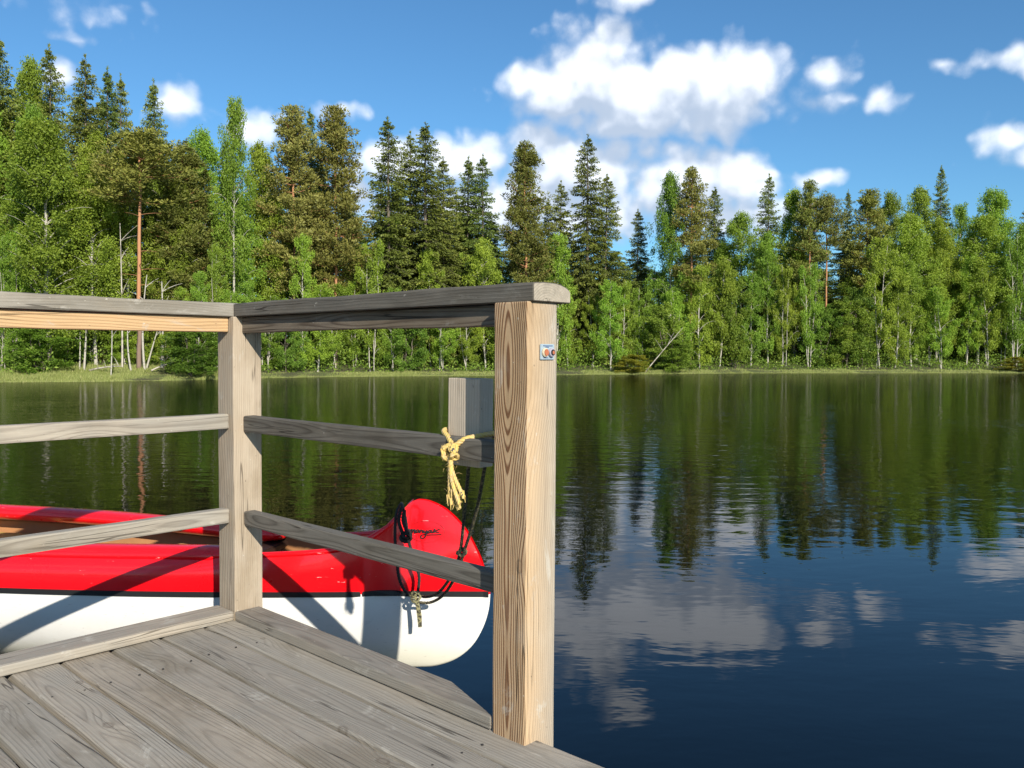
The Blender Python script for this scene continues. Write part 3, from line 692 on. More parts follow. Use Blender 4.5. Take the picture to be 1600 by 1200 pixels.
# dark mooring line from the board down to the bow
rm = empty('mooring_line', (-.2, 2.6, .6)); tag(rm, 'dark olive mooring line hanging from the railing to the canoe bow', 'rope')
rm_inv = Matrix.Translation(rm.location).inverted()
b1 = Vector(uv(.967, -.128, .66)); b2 = Vector(uv(1.062, -.128, .66))
l1 = [b1, Vector(at(733, 720, 2.30)), Vector(at(727, 790, 2.45)), Vector(at(719, 866, 2.62)), Vector(at(704, 905, 2.78)), Vector(at(684, 930, 2.96)), Vector(at(664, 936, 3.05)), Vector(at(648, 930, 3.045))]
l2 = [b2, Vector(at(760, 720, 2.27)), Vector(at(745, 800, 2.44)), Vector(at(725, 866, 2.60)), Vector(at(713, 902, 2.76)), Vector(at(694, 932, 2.95)), Vector(at(672, 945, 3.04)), Vector(at(648, 944, 3.04))]
rope_obj('strand', loc(rope(l1, .0050), rm_inv), m_olv, rm); rope_obj('strand', loc(rope(l2, .0050), rm_inv), m_olv, rm)
rope_obj('band', loc(rope([b1, Vector(uv(.962, -.14, .69)), Vector(uv(1.012, -.142, .685)), Vector(uv(1.082, -.13, .672)), b2], .006), rm_inv), m_olv, rm)
rope_obj('knot', loc(rope([Vector(at(716, 868, 2.615)), Vector(at(722, 860, 2.60)), Vector(at(728, 864, 2.60)), Vector(at(722, 870, 2.61)), Vector(at(715, 864, 2.62))], .007), rm_inv), m_olv, rm)
# bow loop: black cord over the stem head with a frayed yellow end
rb = empty('bow_cord', (-.36, 3.05, .5)); tag(rb, 'black cord looped over the raised canoe bow with frayed yellowish end', 'cord')
rb_inv = Matrix.Translation(rb.location).inverted()
cord = [Vector(at(652, 935, 3.045)), Vector(at(655, 905, 3.05)), Vector(at(648, 880, 3.06)), Vector(at(638, 845, 3.065)), Vector(at(634, 815, 3.07)), Vector(at(629, 792, 3.10)), Vector(at(626, 789, 3.16)), Vector(at(619, 806, 3.09)), Vector(at(617, 840, 3.05)), Vector(at(620, 880, 3.03)), Vector(at(624, 908, 3.03)), Vector(at(634, 928, 3.04)), Vector(at(648, 936, 3.045))]
rope_obj('loop', loc(rope(cord, .0056), rb_inv), m_blk, rb)
kn = []
for (x, y, r_) in ((634, 842, 8), (636, 838, 6)):
    kn += rope([Vector(at(x + r_ * math.cos(q), y + r_ * .8 * math.sin(q), 3.045 + .012 * math.sin(q * 2))) for q in np.linspace(0, 6.3, 9)], .006)
kn += rope([Vector(at(627, 795, 3.07)), Vector(at(623, 815, 3.06)), Vector(at(629, 835, 3.05)), Vector(at(634, 850, 3.045))], .0065)
kn += rope([Vector(at(632, 798, 3.06)), Vector(at(630, 815, 3.055)), Vector(at(637, 835, 3.045))], .007)
rope_obj('knot', loc(kn, rb_inv), m_blk, rb)
en = []
for k in range(4):
    en += rope([Vector(at(648 + k, 936, 3.035)), Vector(at(651 + k * 1.2, 950, 3.03)), Vector(at(653 + k * 1.5, 966, 3.03)), Vector(at(656 + k * 1.0 - 1, 984, 3.03))], .0032, pitch=.02)
en += rope([Vector(at(641, 934, 3.03)), Vector(at(648, 928, 3.025)), Vector(at(657, 934, 3.025)), Vector(at(650, 944, 3.025)), Vector(at(643, 940, 3.03)), Vector(at(650, 932, 3.025))], .0052)
m_fray, t, b = material('frayed_rope_end'); tc = t.new('ShaderNodeTexCoord').outputs['Object']
t.put(b.inputs['Base Color'], t.mix(t.sstep(t.noise(tc, 120, 2, .5), .45, .55), (.045, .042, .025, 1), (.24, .22, .11, 1))); b.inputs['Roughness'].default_value = .85
rope_obj('frayed_end', loc(en, rb_inv), m_fray, rb)

# ------------------------------------------------------------------ foliage
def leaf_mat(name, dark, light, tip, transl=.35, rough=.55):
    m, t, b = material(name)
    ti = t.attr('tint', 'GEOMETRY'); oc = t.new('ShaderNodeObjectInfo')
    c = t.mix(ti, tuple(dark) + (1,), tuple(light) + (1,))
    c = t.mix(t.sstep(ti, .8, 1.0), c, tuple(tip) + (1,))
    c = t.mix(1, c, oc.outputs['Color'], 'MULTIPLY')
    t.put(b.inputs['Base Color'], c); b.inputs['Roughness'].default_value = rough; b.inputs['Specular IOR Level'].default_value = .25
    tr = t.new('ShaderNodeBsdfTranslucent'); t.put(tr.inputs[0], t.v('MULTIPLY', c, (1.25, 1.3, .7)))
    mx = t.new('ShaderNodeMixShader'); mx.inputs[0].default_value = transl
    t.l.new(b.outputs[0], mx.inputs[1]); t.l.new(tr.outputs[0], mx.inputs[2]); t.l.new(mx.outputs[0], t.n['Material Output'].inputs[0])
    return m
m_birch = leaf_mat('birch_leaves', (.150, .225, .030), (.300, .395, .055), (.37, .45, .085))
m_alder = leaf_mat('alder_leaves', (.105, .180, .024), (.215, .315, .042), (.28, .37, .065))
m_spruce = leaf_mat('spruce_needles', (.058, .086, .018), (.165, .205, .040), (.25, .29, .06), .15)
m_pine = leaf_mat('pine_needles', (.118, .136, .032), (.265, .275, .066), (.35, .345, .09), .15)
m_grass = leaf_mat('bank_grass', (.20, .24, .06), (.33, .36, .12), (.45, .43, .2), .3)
def bark(name, a, bcol, sc_=(6, 6, 2.5), thr=(.5, .62)):
    m, t, b = material(name); tc = t.new('ShaderNodeTexCoord').outputs['Object']
    nn = t.noise(t.v('MULTIPLY', tc, sc_), 1, 4, .6)
    t.put(b.inputs['Base Color'], t.mix(t.sstep(nn, *thr), tuple(a) + (1,), tuple(bcol) + (1,))); b.inputs['Roughness'].default_value = .85
    t.put(b.inputs['Normal'], t.bump(nn, .5, .02)); return m
b_birch = bark('birch_bark', (.38, .355, .30), (.07, .06, .05), (3, 3, 9), (.56, .66))
b_spruce = bark('spruce_bark', (.16, .13, .10), (.08, .065, .05))
m_p, t, b = material('pine_bark'); tc = t.new('ShaderNodeTexCoord').outputs['Object']
nn = t.noise(t.v('MULTIPLY', tc, (5, 5, 2)), 1, 4, .6); zt = t.m('MULTIPLY_ADD', nn, 1.6, t.xyz(tc)[2])
c = t.mix(t.sstep(zt, 2.5, 5.0), (.19, .13, .10, 1), (.40, .19, .09, 1)); c = t.mix(t.m('MULTIPLY', t.sstep(nn, .5, .7), .5), c, (.12, .07, .045, 1)); t.put(b.inputs['Base Color'], c); b.inputs['Roughness'].default_value = .85; b_pine = m_p
b_dead = bark('dead_wood', (.42, .38, .32), (.22, .19, .16))

def unit(a): return a / (np.linalg.norm(a, axis=-1, keepdims=True) + 1e-9)
def cards(C, A, L, Wd, r):
    n_ = len(C); A = unit(A); B = unit(np.cross(A, r.normal(size=(n_, 3)))); L = np.broadcast_to(L, n_)[:, None]; Wd = np.broadcast_to(Wd, n_)[:, None]
    V_ = np.stack([C, C + A * L * .45 + B * Wd * .5, C + A * L, C + A * L * .45 - B * Wd * .5], 1).reshape(-1, 3)
    return V_, np.arange(4 * n_).reshape(-1, 4)
def bez(p0, p1, bend, n_=6):
    tt = np.linspace(0, 1, n_)[:, None]; p0, p1 = np.array(p0, float), np.array(p1, float)
    return p0 * (1 - tt) + p1 * tt + np.array(bend, float) * (4 * tt * (1 - tt)) * .5

def make_spruce(seed, H=14.0, Rm=1.9, low=.05, sparse=0.0):
    r = np.random.default_rng(seed)
    zt = np.linspace(0, H, 14); wob = np.cumsum(r.normal(0, .012, (14, 2)), 0)
    trunk = np.stack([wob[:, 0], wob[:, 1], zt], 1); trad = .15 * (1 - zt / H) ** .8 + .008
    paths = [(trunk, trad)]
    C, A, L, Wd, T = [], [], [], [], []
    z = low * H
    while z < H * .990:
        rel = z / H; k = 1 - rel
        for j_ in range(2):
            if r.uniform() < sparse * .30: continue
            zb_ = z + r.uniform(-.10, .10)
            az_ = r.uniform(0, 6.283)
            Lb = Rm * (k ** .52) * r.choice([r.uniform(.50, .85), r.uniform(.8, 1.08), r.uniform(1.0, 1.22)], p=[.35, .45, .20]) * (1.0 if rel > .15 else .72 + 1.9 * rel) + .02
            Lb = min(Lb, .03 + (H - zb_) * .50)
            d = np.array([math.cos(az_), math.sin(az_), 0]); side = np.array([-d[1], d[0], 0])
            rise = .60 * (rel - .38) * Lb; droop = (.62 - .42 * rel) * Lb * r.uniform(.6, 1.4)
            nt = max(4, int(Lb / .10))
            tt = np.linspace(.10, 1, nt)
            base = np.array([np.interp(zb_, zt, wob[:, 0]), np.interp(zb_, zt, wob[:, 1]), zb_])
            P_ = base + d * (Lb * tt)[:, None]; P_[:, 2] += rise * tt - droop * tt ** 1.5 + .22 * Lb * np.clip(tt - .65, 0, 1) * 1.2
            if Lb > .7 and r.uniform() < .5: paths.append((np.vstack([base, P_[::max(1, nt // 3)]]), np.linspace(.016, .005, 1 + len(P_[::max(1, nt // 3)]))))
            bt = r.uniform(-.10, .12)
            for s_ in (-1, 1, 0):
                n_ = 3 if s_ else 2
                for q in range(n_):
                    f_ = (q + r.uniform(0, .9, nt)) / n_
                    tw = (.03 + .44 * Lb ** .8 * (1 - tt * .72)) * (1 if s_ else .35)
                    dirn = d * (.55 + .5 * tt)[:, None] + side * s_ * (.95 - .35 * tt)[:, None] + np.array([0, 0, -.55 + .35 * rel])
                    pos = P_ + unit(dirn) * (tw * f_)[:, None] + r.normal(0, .03, (nt, 3)); pos[:, 2] -= .22 * f_ * tw + np.abs(r.normal(0, .05, nt)) * min(1, Lb)
                    C.append(pos); A.append(dirn + r.normal(0, .35, (nt, 3)) + np.array([0, 0, -.30])); L.append(r.uniform(.14, .27, nt) * (.55 + .5 * k)); Wd.append(r.uniform(.06, .115, nt) * (.65 + .4 * k))
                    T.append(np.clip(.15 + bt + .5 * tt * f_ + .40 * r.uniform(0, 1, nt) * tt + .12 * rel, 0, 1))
        z += (.062 + .030 * k) * r.uniform(.6, 1.4)
    # leader
    n_ = 46; zz_ = r.uniform(H - .60, H + .12, n_); C.append(np.stack([np.full(n_, wob[-1, 0]), np.full(n_, wob[-1, 1]), zz_], 1)); A.append(np.stack([r.normal(0, .4, n_), r.normal(0, .4, n_), r.uniform(.3, 1, n_)], 1)); L.append(np.full(n_, .16)); Wd.append(np.full(n_, .05)); T.append(r.uniform(.3, .9, n_))
    C, A, L, Wd, T = map(np.concatenate, (C, A, L, Wd, T)); V_, F_ = cards(C, A, L, Wd, r); Vt, Ft = tube_mesh(paths, 5)
    return dict(H=H, R=Rm, crown=fast_mesh('spruce_crown', V_, F_, m_spruce, T), trunk=fast_mesh('spruce_trunk', Vt, Ft, b_spruce, smooth=True))

def clump(C0_, n_, rad, r, flat=.6):
    d = unit(r.normal(size=(n_, 3))); rr_ = rad * r.uniform(.25, 1, n_) ** .6
    return C0_ + d * rr_[:, None] * np.array([1, 1, flat]), d
def make_pine(seed, H=14.0, Rm=2.0, bare=.45, lean=0.0):
    r = np.random.default_rng(seed)
    zt = np.linspace(0, H, 14); wob = np.cumsum(r.normal(0, .03, (14, 2)), 0) + np.stack([lean * zt / H, 0 * zt], 1)
    trunk = np.stack([wob[:, 0], wob[:, 1], zt], 1); paths = [(trunk, (.088 * (1 - zt / H) ** .6 + .018))]
    C, A, L, Wd, T = [], [], [], [], []
    z = bare * H; 
    for _ in range(r.integers(5, 9)):                                      # dead snags below the crown
        zz_ = r.uniform(bare * .45, bare * 1.05) * H; az_ = r.uniform(0, 6.28); ln = r.uniform(.4, 1.3); base = np.array([np.interp(zz_, zt, wob[:, 0]), np.interp(zz_, zt, wob[:, 1]), zz_])
        paths.append((bez(base, base + [ln * math.cos(az_), ln * math.sin(az_), r.uniform(-.15, .2)], (0, 0, .1), 4), np.linspace(.02, .005, 4)))
    while z < H * .985:
        rel = (z / H - bare) / (1 - bare)
        env = Rm * np.interp(rel, [0, .12, .35, .65, .85, 1], [.5, .95, 1.0, .68, .38, .08]) + .12
        for j_ in range(r.integers(4, 7)):
            az_ = r.uniform(0, 6.283); Lb = env * r.uniform(.55, 1.12)
            d = np.array([math.cos(az_), math.sin(az_), 0]); base = np.array([np.interp(z, zt, wob[:, 0]), np.interp(z, zt, wob[:, 1]), z])
            tipz = Lb * (.05 + .45 * rel + r.normal(0, .12)); p1 = base + d * Lb + [0, 0, tipz]
            pts = bez(base, p1, (0, 0, -.12 * Lb), 6); paths.append((pts, np.linspace(.024, .006, 6)))
            ncl = max(2, int(Lb * 3.8))
            for q in range(ncl):
                f_ = .35 + .65 * (q + r.uniform(0, 1)) / ncl; c0 = pts[0] * 0 + np.array([np.interp(f_, np.linspace(0, 1, 6), pts[:, k_]) for k_ in range(3)]) + r.normal(0, .14 + .10 * Lb * f_ * .5, 3) * [1, 1, .55] + [0, 0, .08]
                n_ = r.integers(46, 76); pos, dd_ = clump(c0, n_, r.uniform(.24, .42), r, .55)
                C.append(pos); A.append(dd_ * [1, 1, .7] + [0, 0, .35]); L.append(r.uniform(.12, .22, n_)); Wd.append(r.uniform(.045, .08, n_))
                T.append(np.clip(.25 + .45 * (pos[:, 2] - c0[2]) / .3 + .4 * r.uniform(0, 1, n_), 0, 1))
        z += (.30 + .16 * (1 - rel)) * r.uniform(.7, 1.3)
    C, A, L, Wd, T = map(np.concatenate, (C, A, L, Wd, T)); V_, F_ = cards(C, A, L, Wd, r); Vt, Ft = tube_mesh(paths, 6)
    return dict(H=H, R=Rm, crown=fast_mesh('pine_crown', V_, F_, m_pine, T), trunk=fast_mesh('pine_trunk', Vt, Ft, b_pine, smooth=True))

def make_broadleaf(seed, H=11.0, Rm=1.8, bare=.22, mat=None, bmat=None, ncl=260, leaves=85, weep=.5, leaf=.115, stems=1, shape=1.0, name='birch'):
    r = np.random.default_rng(seed); paths = []; C, A, L, Wd, T = [], [], [], [], []
    stem_pts = []
    for s_ in range(stems):
        zt = np.linspace(0, H * (.95 if s_ == 0 else r.uniform(.7, .9)), 12); off = np.array([0, 0]) if stems == 1 else r.normal(0, .12, 2); ln = r.normal(0, .5 if stems > 1 else .12, 2)
        wob = np.cumsum(r.normal(0, .045, (12, 2)), 0) + off + ln * (zt / H)[:, None]
        tr = np.stack([wob[:, 0], wob[:, 1], zt], 1); stem_pts.append(tr); paths.append((tr, (.085 if stems == 1 else .05) * (1 - zt / zt[-1]) ** .75 * (H / 11) + .012))
    nb = max(16, ncl // 6)
    for q in range(nb):
        tr = stem_pts[r.integers(0, stems)]
        rel = min(1.0, (q + r.uniform(0, 1)) / nb) ** .9                    # 0 bottom of crown, 1 top
        prof = np.interp(rel, [0, .12, .35, .6, .8, .93, 1], [.62, .86, 1.0, .84, .55, .28, .06])
        if shape > 1.25: prof = np.interp(rel, [0, .2, .5, .8, 1], [.9, 1, .95, .65, .2])
        env = Rm * prof * r.uniform(.62, 1.18) + .08
        z = H * (bare + (.97 - bare) * rel); az_ = q * 2.4 + r.normal(0, .5)
        zb_ = max(H * .10, z - env * r.uniform(.45, .9)); zb_ = min(zb_, tr[-1, 2]); base = np.array([np.interp(zb_, tr[:, 2], tr[:, k_]) for k_ in range(3)])
        tip = np.array([base[0] + env * math.cos(az_), base[1] + env * math.sin(az_), z])
        pts = bez(base, tip, (0, 0, .35 * env), 6); paths.append((pts, np.linspace(.022, .005, 6) * (H / 11) ** .5))
        shade = r.uniform(-.12, .16)
        for w_ in range(r.integers(5, 8)):
            f_ = r.uniform(.22, 1.05) ** .75; c0 = np.array([np.interp(f_, np.linspace(0, 1, 6), pts[:, k_]) for k_ in range(3)]) + r.normal(0, .16 + .10 * env * f_, 3) * [1, 1, .6]
            n_ = int(leaves * r.uniform(.55, 1.35)); rad = r.uniform(.17, .36) * (Rm / 1.8) ** .5
            pos, dd_ = clump(c0, n_, rad, r, .7); hang = np.abs(r.normal(0, weep, n_)) * rad * 1.4; pos[:, 2] -= hang
            C.append(pos); A.append(dd_ * .8 + r.normal(0, .5, (n_, 3)) + [0, 0, -.75 * weep]); L.append(r.uniform(.75, 1.35, n_) * leaf); Wd.append(r.uniform(.5, .85, n_) * leaf)
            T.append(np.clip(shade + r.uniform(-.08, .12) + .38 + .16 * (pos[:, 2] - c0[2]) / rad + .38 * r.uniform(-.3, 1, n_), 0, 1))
    C, A, L, Wd, T = map(np.concatenate, (C, A, L, Wd, T)); V_, F_ = cards(C, A, L, Wd, r); Vt, Ft = tube_mesh(paths, 6)
    return dict(H=H, R=Rm, crown=fast_mesh(name + '_crown', V_, F_, mat or m_birch, T), trunk=fast_mesh(name + '_trunk', Vt, Ft, bmat or b_birch, smooth=True))

SPR = [make_spruce(100 + k, H=14, Rm=rm, sparse=sp, low=lo) for k, (rm, sp, lo) in enumerate(((1.9, .0, .04), (1.75, .25, .05), (2.0, .1, .06), (1.8, .4, .10), (1.6, .15, .05)))]
PIN = [make_pine(200 + k, H=14, Rm=rm, bare=ba, lean=le) for k, (rm, ba, le) in enumerate(((2.0, .72, .2), (1.9, .30, 0), (1.7, .40, 0), (1.9, .16, .1)))]
BIR = [make_broadleaf(300 + k, H=11, Rm=rm, bare=ba, ncl=nc_, leaves=120, leaf=.092, weep=we, shape=sh_) for k, (rm, ba, nc_, we, sh_) in enumerate(((1.8, .20, 300, .8, 1), (1.6, .30, 240, .9, .8), (2.0, .16, 330, .7, 1.2), (1.5, .38, 190, 1.0, .7)))]
YOU = [make_broadleaf(400 + k, H=7, Rm=1.15, bare=ba, ncl=150, leaves=110, weep=.6, leaf=.088, stems=st_) for k, (ba, st_) in enumerate(((.14, 1), (.20, 2), (.10, 1), (.16, 3)))]
ALD = [make_broadleaf(500 + k, H=6, Rm=1.5, bare=.05, ncl=190, leaves=110, weep=.25, leaf=.105, stems=3, mat=m_alder, bmat=b_spruce, name='alder', shape=1.3) for k in range(3)]

ORD = 'first second third fourth fifth sixth seventh eighth ninth tenth eleventh twelfth thirteenth fourteenth fifteenth sixteenth seventeenth eighteenth nineteenth twentieth'.split()
def ordn(k):
    if k < 20: return ORD[k]
    tens = {2: 'twenty', 3: 'thirty', 4: 'forty', 5: 'fifty'}[(k + 1) // 10]
    return tens + ('-' + ORD[(k + 1) % 10 - 1] if (k + 1) % 10 else '').rstrip() if (k + 1) % 10 else {2: 'twentieth', 3: 'thirtieth', 4: 'fortieth', 5: 'fiftieth'}[(k + 1) // 10]
def place(name, proto, x, ytop, off, width=None, label=None, cat='tree', group=None, tintc=None, rz=None):
    """stand a tree off metres behind the shore in direction x, tall enough to reach the height seen at ytop"""
    dd_ = 45.0
    for _ in range(6): dd_ = float(shore_y((x - 800) / F * dd_)) + off
    X, Y = (x - 800) / F * dd_, dd_; gz = ground_at(X, Y)
    Ht = EYE + (horizon_y(x) - ytop) / F * dd_ - gz; s_ = Ht / proto['H']
    sw = (width / 2 / F * dd_) / proto['R'] if width else s_ * random.uniform(.9, 1.1)
    o = empty(name, (X, Y, gz - .05)); o.scale = (sw, sw, s_); o.rotation_euler = (0, 0, random.uniform(0, 6.28) if rz is None else rz)
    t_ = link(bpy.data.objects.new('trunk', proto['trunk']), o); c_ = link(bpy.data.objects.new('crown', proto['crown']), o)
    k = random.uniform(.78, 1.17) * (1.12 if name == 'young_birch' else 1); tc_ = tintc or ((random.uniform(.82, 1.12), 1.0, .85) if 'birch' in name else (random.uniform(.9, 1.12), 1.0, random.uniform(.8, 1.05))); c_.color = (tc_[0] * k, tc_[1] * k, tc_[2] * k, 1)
    tag(o, label, cat, group); return o

SK = 'trees that make the skyline'
big = [
 ('spruce_tree', SPR[0], 4, 62, 7.5, 100, 'tall dark spruce at the left edge of the picture'),
 ('birch_tree', BIR[1], 45, 84, 9, 90, 'pale green birch top between the two leftmost spruces'),
 ('spruce_tree', SPR[3], 86, 80, 8.5, 80, 'spruce just right of the pale leftmost birch top'),
 ('spruce_tree', SPR[1], 138, 96, 7.5, 84, 'tall spruce standing left of a close pair of spruce tips'),
 ('spruce_tree', SPR[4], 171, 114, 9, 66, 'left one of the close pair of spruce tips left of the orange pine'),
 ('spruce_tree', SPR[2], 192, 124, 10, 66, 'right one of the close pair of spruce tips left of the orange pine'),
 ('spruce_tree', SPR[4], 246, 132, 9.5, 66, 'lone pointed dark spruce rising behind the orange-trunked pine'),
 ('birch_tree', BIR[2], 78, 180, 4.2, 170, 'broad bright green birch filling the left end of the shore'),
 ('birch_tree', BIR[0], 150, 240, 5.2, 110, 'bright birch just left of the orange-trunked pine'),
 ('pine_tree', PIN[0], 217, 214, 3.6, 150, 'pine with long bare orange trunk above the grassy bank'),
 ('pine_tree', PIN[3], 292, 232, 6.2, 110, 'bushy pine just right of the orange-trunked pine'),
 ('birch_tree', BIR[0], 312, 192, 8.5, 90, 'full birch between lone dark spruce and slender white-trunked birch'),
 ('birch_tree', BIR[3], 364, 144, 5.0, 66, 'tall slender birch with white forked trunk above the railing corner'),
 ('birch_tree', BIR[1], 418, 214, 8.5, 84, 'rounded birch between the slender white birch and the twin pines'),
 ('pine_tree', PIN[1], 460, 172, 5.2, 100, 'left one of the two olive-brown pines side by side'),
 ('spruce_tree', SPR[0], 486, 176, 8.5, 64, 'spruce tip peeping between the two olive-brown pines'),
 ('pine_tree', PIN[1], 526, 172, 4.2, 104, 'right one of the two olive-brown pines, orange trunk showing'),
 ('spruce_tree', SPR[3], 608, 190, 5.0, 92, 'tall spruce with gappy outline right of the olive-brown pines'),
 ('spruce_tree', SPR[1], 640, 212, 8.0, 70, 'spruce tip wedged between gappy spruce and broad full spruce'),
 ('spruce_tree', SPR[0], 664, 198, 5.0, 100, 'broad full spruce left of the dip in the skyline'),
 ('spruce_tree', SPR[2], 693, 250, 5.8, 80, 'shorter dark spruce leaning on the broad full spruce'),
 ('spruce_tree', SPR[4], 729, 250, 6.0, 66, 'left one of the twin spruces above the handrail'),
 ('spruce_tree', SPR[2], 754, 246, 5.2, 76, 'right one of the twin spruces above the handrail'),
 ('pine_tree', PIN[3], 821, 228, 4.2, 86, 'yellowish pine standing just left of the end post'),
 ('spruce_tree', SPR[4], 856, 314, 9.0, 44, 'short spruce tip right behind the yellowish pine'),
 ('spruce_tree', SPR[1], 874, 287, 7.5, 60, 'spruce between the yellowish pine and the tallest gappy spruce'),
 ('spruce_tree', SPR[3], 915, 217, 5.5, 80, 'tallest thin gappy spruce above the end post'),
 ('spruce_tree', SPR[0], 946, 276, 5.0, 72, 'dense spruce just right of the tallest gappy spruce'),
 ('spruce_tree', SPR[2], 994, 330, 9.5, 54, 'small spruce in the dip left of the rounded tall birch'),
 ('birch_tree', BIR[2], 1045, 262, 5.5, 78, 'tall rounded birch beside a slim bare-trunked pine'),
 ('pine_tree', PIN[2], 1079, 268, 3.8, 64, 'slim pine with bare orange trunk right of the rounded birch'),
 ('spruce_tree', SPR[0], 1113, 296, 9.5, 60, 'dark spruce tip right of the slim bare-trunked pine'),
 ('birch_tree', BIR[0], 1160, 326, 7.0, 84, 'birch crown left of the single thin spruce'),
 ('spruce_tree', SPR[3], 1196, 276, 7.0, 56, 'single thin spruce standing clear against white cloud'),
 ('birch_tree', BIR[1], 1240, 291, 7.0, 66, 'birch top between the single thin spruce and the orange pines'),
 ('pine_tree', PIN[2], 1263, 288, 5.0, 54, 'left one of the two slim orange-trunked pines'),
 ('pine_tree', PIN[0], 1289, 308, 4.6, 64, 'right one of the two slim orange-trunked pines'),
 ('spruce_tree', SPR[4], 1321, 300, 10.5, 32, 'tiny spruce tip right of the two slim pines'),
 ('pine_tree', PIN[3], 1352, 300, 7.5, 76, 'rounded olive pine crown right of the tiny spruce tip'),
 ('birch_tree', BIR[0], 1391, 293, 10.5, 66, 'bluish green birch top behind the brightest birch'),
 ('birch_tree', BIR[1], 1431, 284, 10.5, 66, 'birch top just left of the dark spruce spike'),
 ('spruce_tree', SPR[0], 1464, 263, 10.0, 42, 'dark spruce spike rising alone above the birches'),
 ('birch_tree', BIR[2], 1414, 328, 4.8, 100, 'brightest yellow-green birch in the right part of the shore'),
 ('birch_tree', BIR[3], 1499, 312, 9.0, 50, 'small birch top just right of the dark spruce spike'),
 ('birch_tree', BIR[0], 1546, 287, 7.5, 86, 'tall dense birch near the right edge of the picture'),
 ('birch_tree', BIR[1], 1528, 332, 4.8, 88, 'bright birch in front of the tall dense birch'),
 ('spruce_tree', SPR[2], 1602, 320, 8.5, 56, 'spruce cut by the right edge of the picture'),
 ('birch_tree', BIR[2], 1465, 335, 5.8, 84, 'birch below the dark spruce spike'),
 ('birch_tree', BIR[0], 1590, 345, 4.6, 80, 'front birch cut by the right edge of the picture'),
]
for nm, pr, x, y, off, w, lb in big: place(nm, pr, x, y, off, w * (1.15 if 'spruce' in nm else 1.0), lb, group=SK)

# the front rank of young birches and alders behind the reeds
XS = list(range(-60, 1680, 28)); kinds = {'young_birch': [], 'alder_bush': []}
tops = lerp_tab([(-60, 350), (60, 360), (160, 440), (250, 455), (340, 400), (450, 400), (600, 410), (760, 420), (900, 400), (1000, 400), (1100, 420), (1250, 410), (1400, 400), (1500, 390), (1680, 400)])
for k, x in enumerate(XS):
    xx = x + random.uniform(-9, 9); al = random.random() < .24
    off = random.uniform(2.0, 4.0) + (2.8 if 20 < xx < 250 else 0)
    if al: kinds['alder_bush'].append((xx, float(tops(xx)) + random.uniform(15, 75), off - .3, random.uniform(50, 74)))
    else: kinds['young_birch'].append((xx, float(tops(xx)) + random.uniform(-62, 58), off, random.uniform(34, 54)))
for nm, lst in kinds.items():
    lst.sort(); 
    vis = [q for q in lst]
    for k, (xx, yt, off, w) in enumerate(vis):
        word = 'young birch' if nm == 'young_birch' else 'dark leafy alder bush'
        place(nm, random.choice(YOU if nm == 'young_birch' else ALD), xx, yt, off, w, '%s %s from the left in the front rank behind the reeds' % (ordn(k), word), group='front rank of young trees along the far shore', cat='tree' if nm == 'young_birch' else 'bush')
# the round alder at the waterline behind the railing corner, and the leaning birch
place('alder_bush', ALD[1], 297, 508, .9, 92, 'round dark alder bush at the waterline left of the corner post', cat='bush', tintc=(.85, .95, .9))
place('dry_shrub', ALD[0], 988, 552, .7, 54, 'low reddish-brown shrub at the waterline beside the leaning trunk', cat='bush', tintc=(1.5, .95, .8))
place('dry_shrub', ALD[2], 1588, 556, .8, 46, 'low reddish-brown shrub at the right end of the shore', cat='bush', tintc=(1.55, .92, .8))
place('alder_bush', ALD[2], 1052, 528, .9, 62, 'low green bush overhanging the waterline just right of the leaning trunk', cat='bush')
place('alder_bush', ALD[0], 62, 505, 3.0, 90, 'low green bush behind the grass at the left end of the bank', cat='bush')
# second rank filling the wood, third rank behind
skyl = lerp_tab([(-80, 70), (150, 115), (240, 165), (400, 205), (500, 220), (560, 275), (620, 240), (760, 290), (860, 340), (1000, 370), (1100, 340), (1250, 340), (1400, 330), (1560, 330), (1700, 340)])
MID = []
for k, x in enumerate(range(-70, 1690, 44)):
    xx = x + random.uniform(-14, 14); kd = random.random()
    yt = float(skyl(xx)) + random.uniform(40, 100)
    MID.append((xx, yt, kd))
mids = [[q for q in MID if q[2] < .45], [q for q in MID if q[2] >= .45]]
for k, (xx, yt, kd) in enumerate(mids[0]): place('spruce_tree', random.choice(SPR), xx, yt, random.uniform(6.5, 9), random.uniform(70, 92), '%s spruce from the left in the half hidden middle rank of the wood' % ordn(k), group='half hidden spruces within the wood')
for k, (xx, yt, kd) in enumerate(mids[1]): place('birch_tree', random.choice(BIR), xx, yt, random.uniform(6, 8.5), random.uniform(60, 84), '%s birch from the left in the half hidden middle rank of the wood' % ordn(k), group='half hidden birches within the wood')
for k, x in enumerate(range(-60, 1690, 46)):
    xx = x + random.uniform(-14, 14); yt = float(skyl(xx)) + random.uniform(20, 60)
    place('spruce_tree', random.choice(SPR), xx, yt, random.uniform(12, 17), random.uniform(86, 110), 'spruce in the rear rank of the wood, only glimpsed between nearer trees', group='rear rank of spruces')

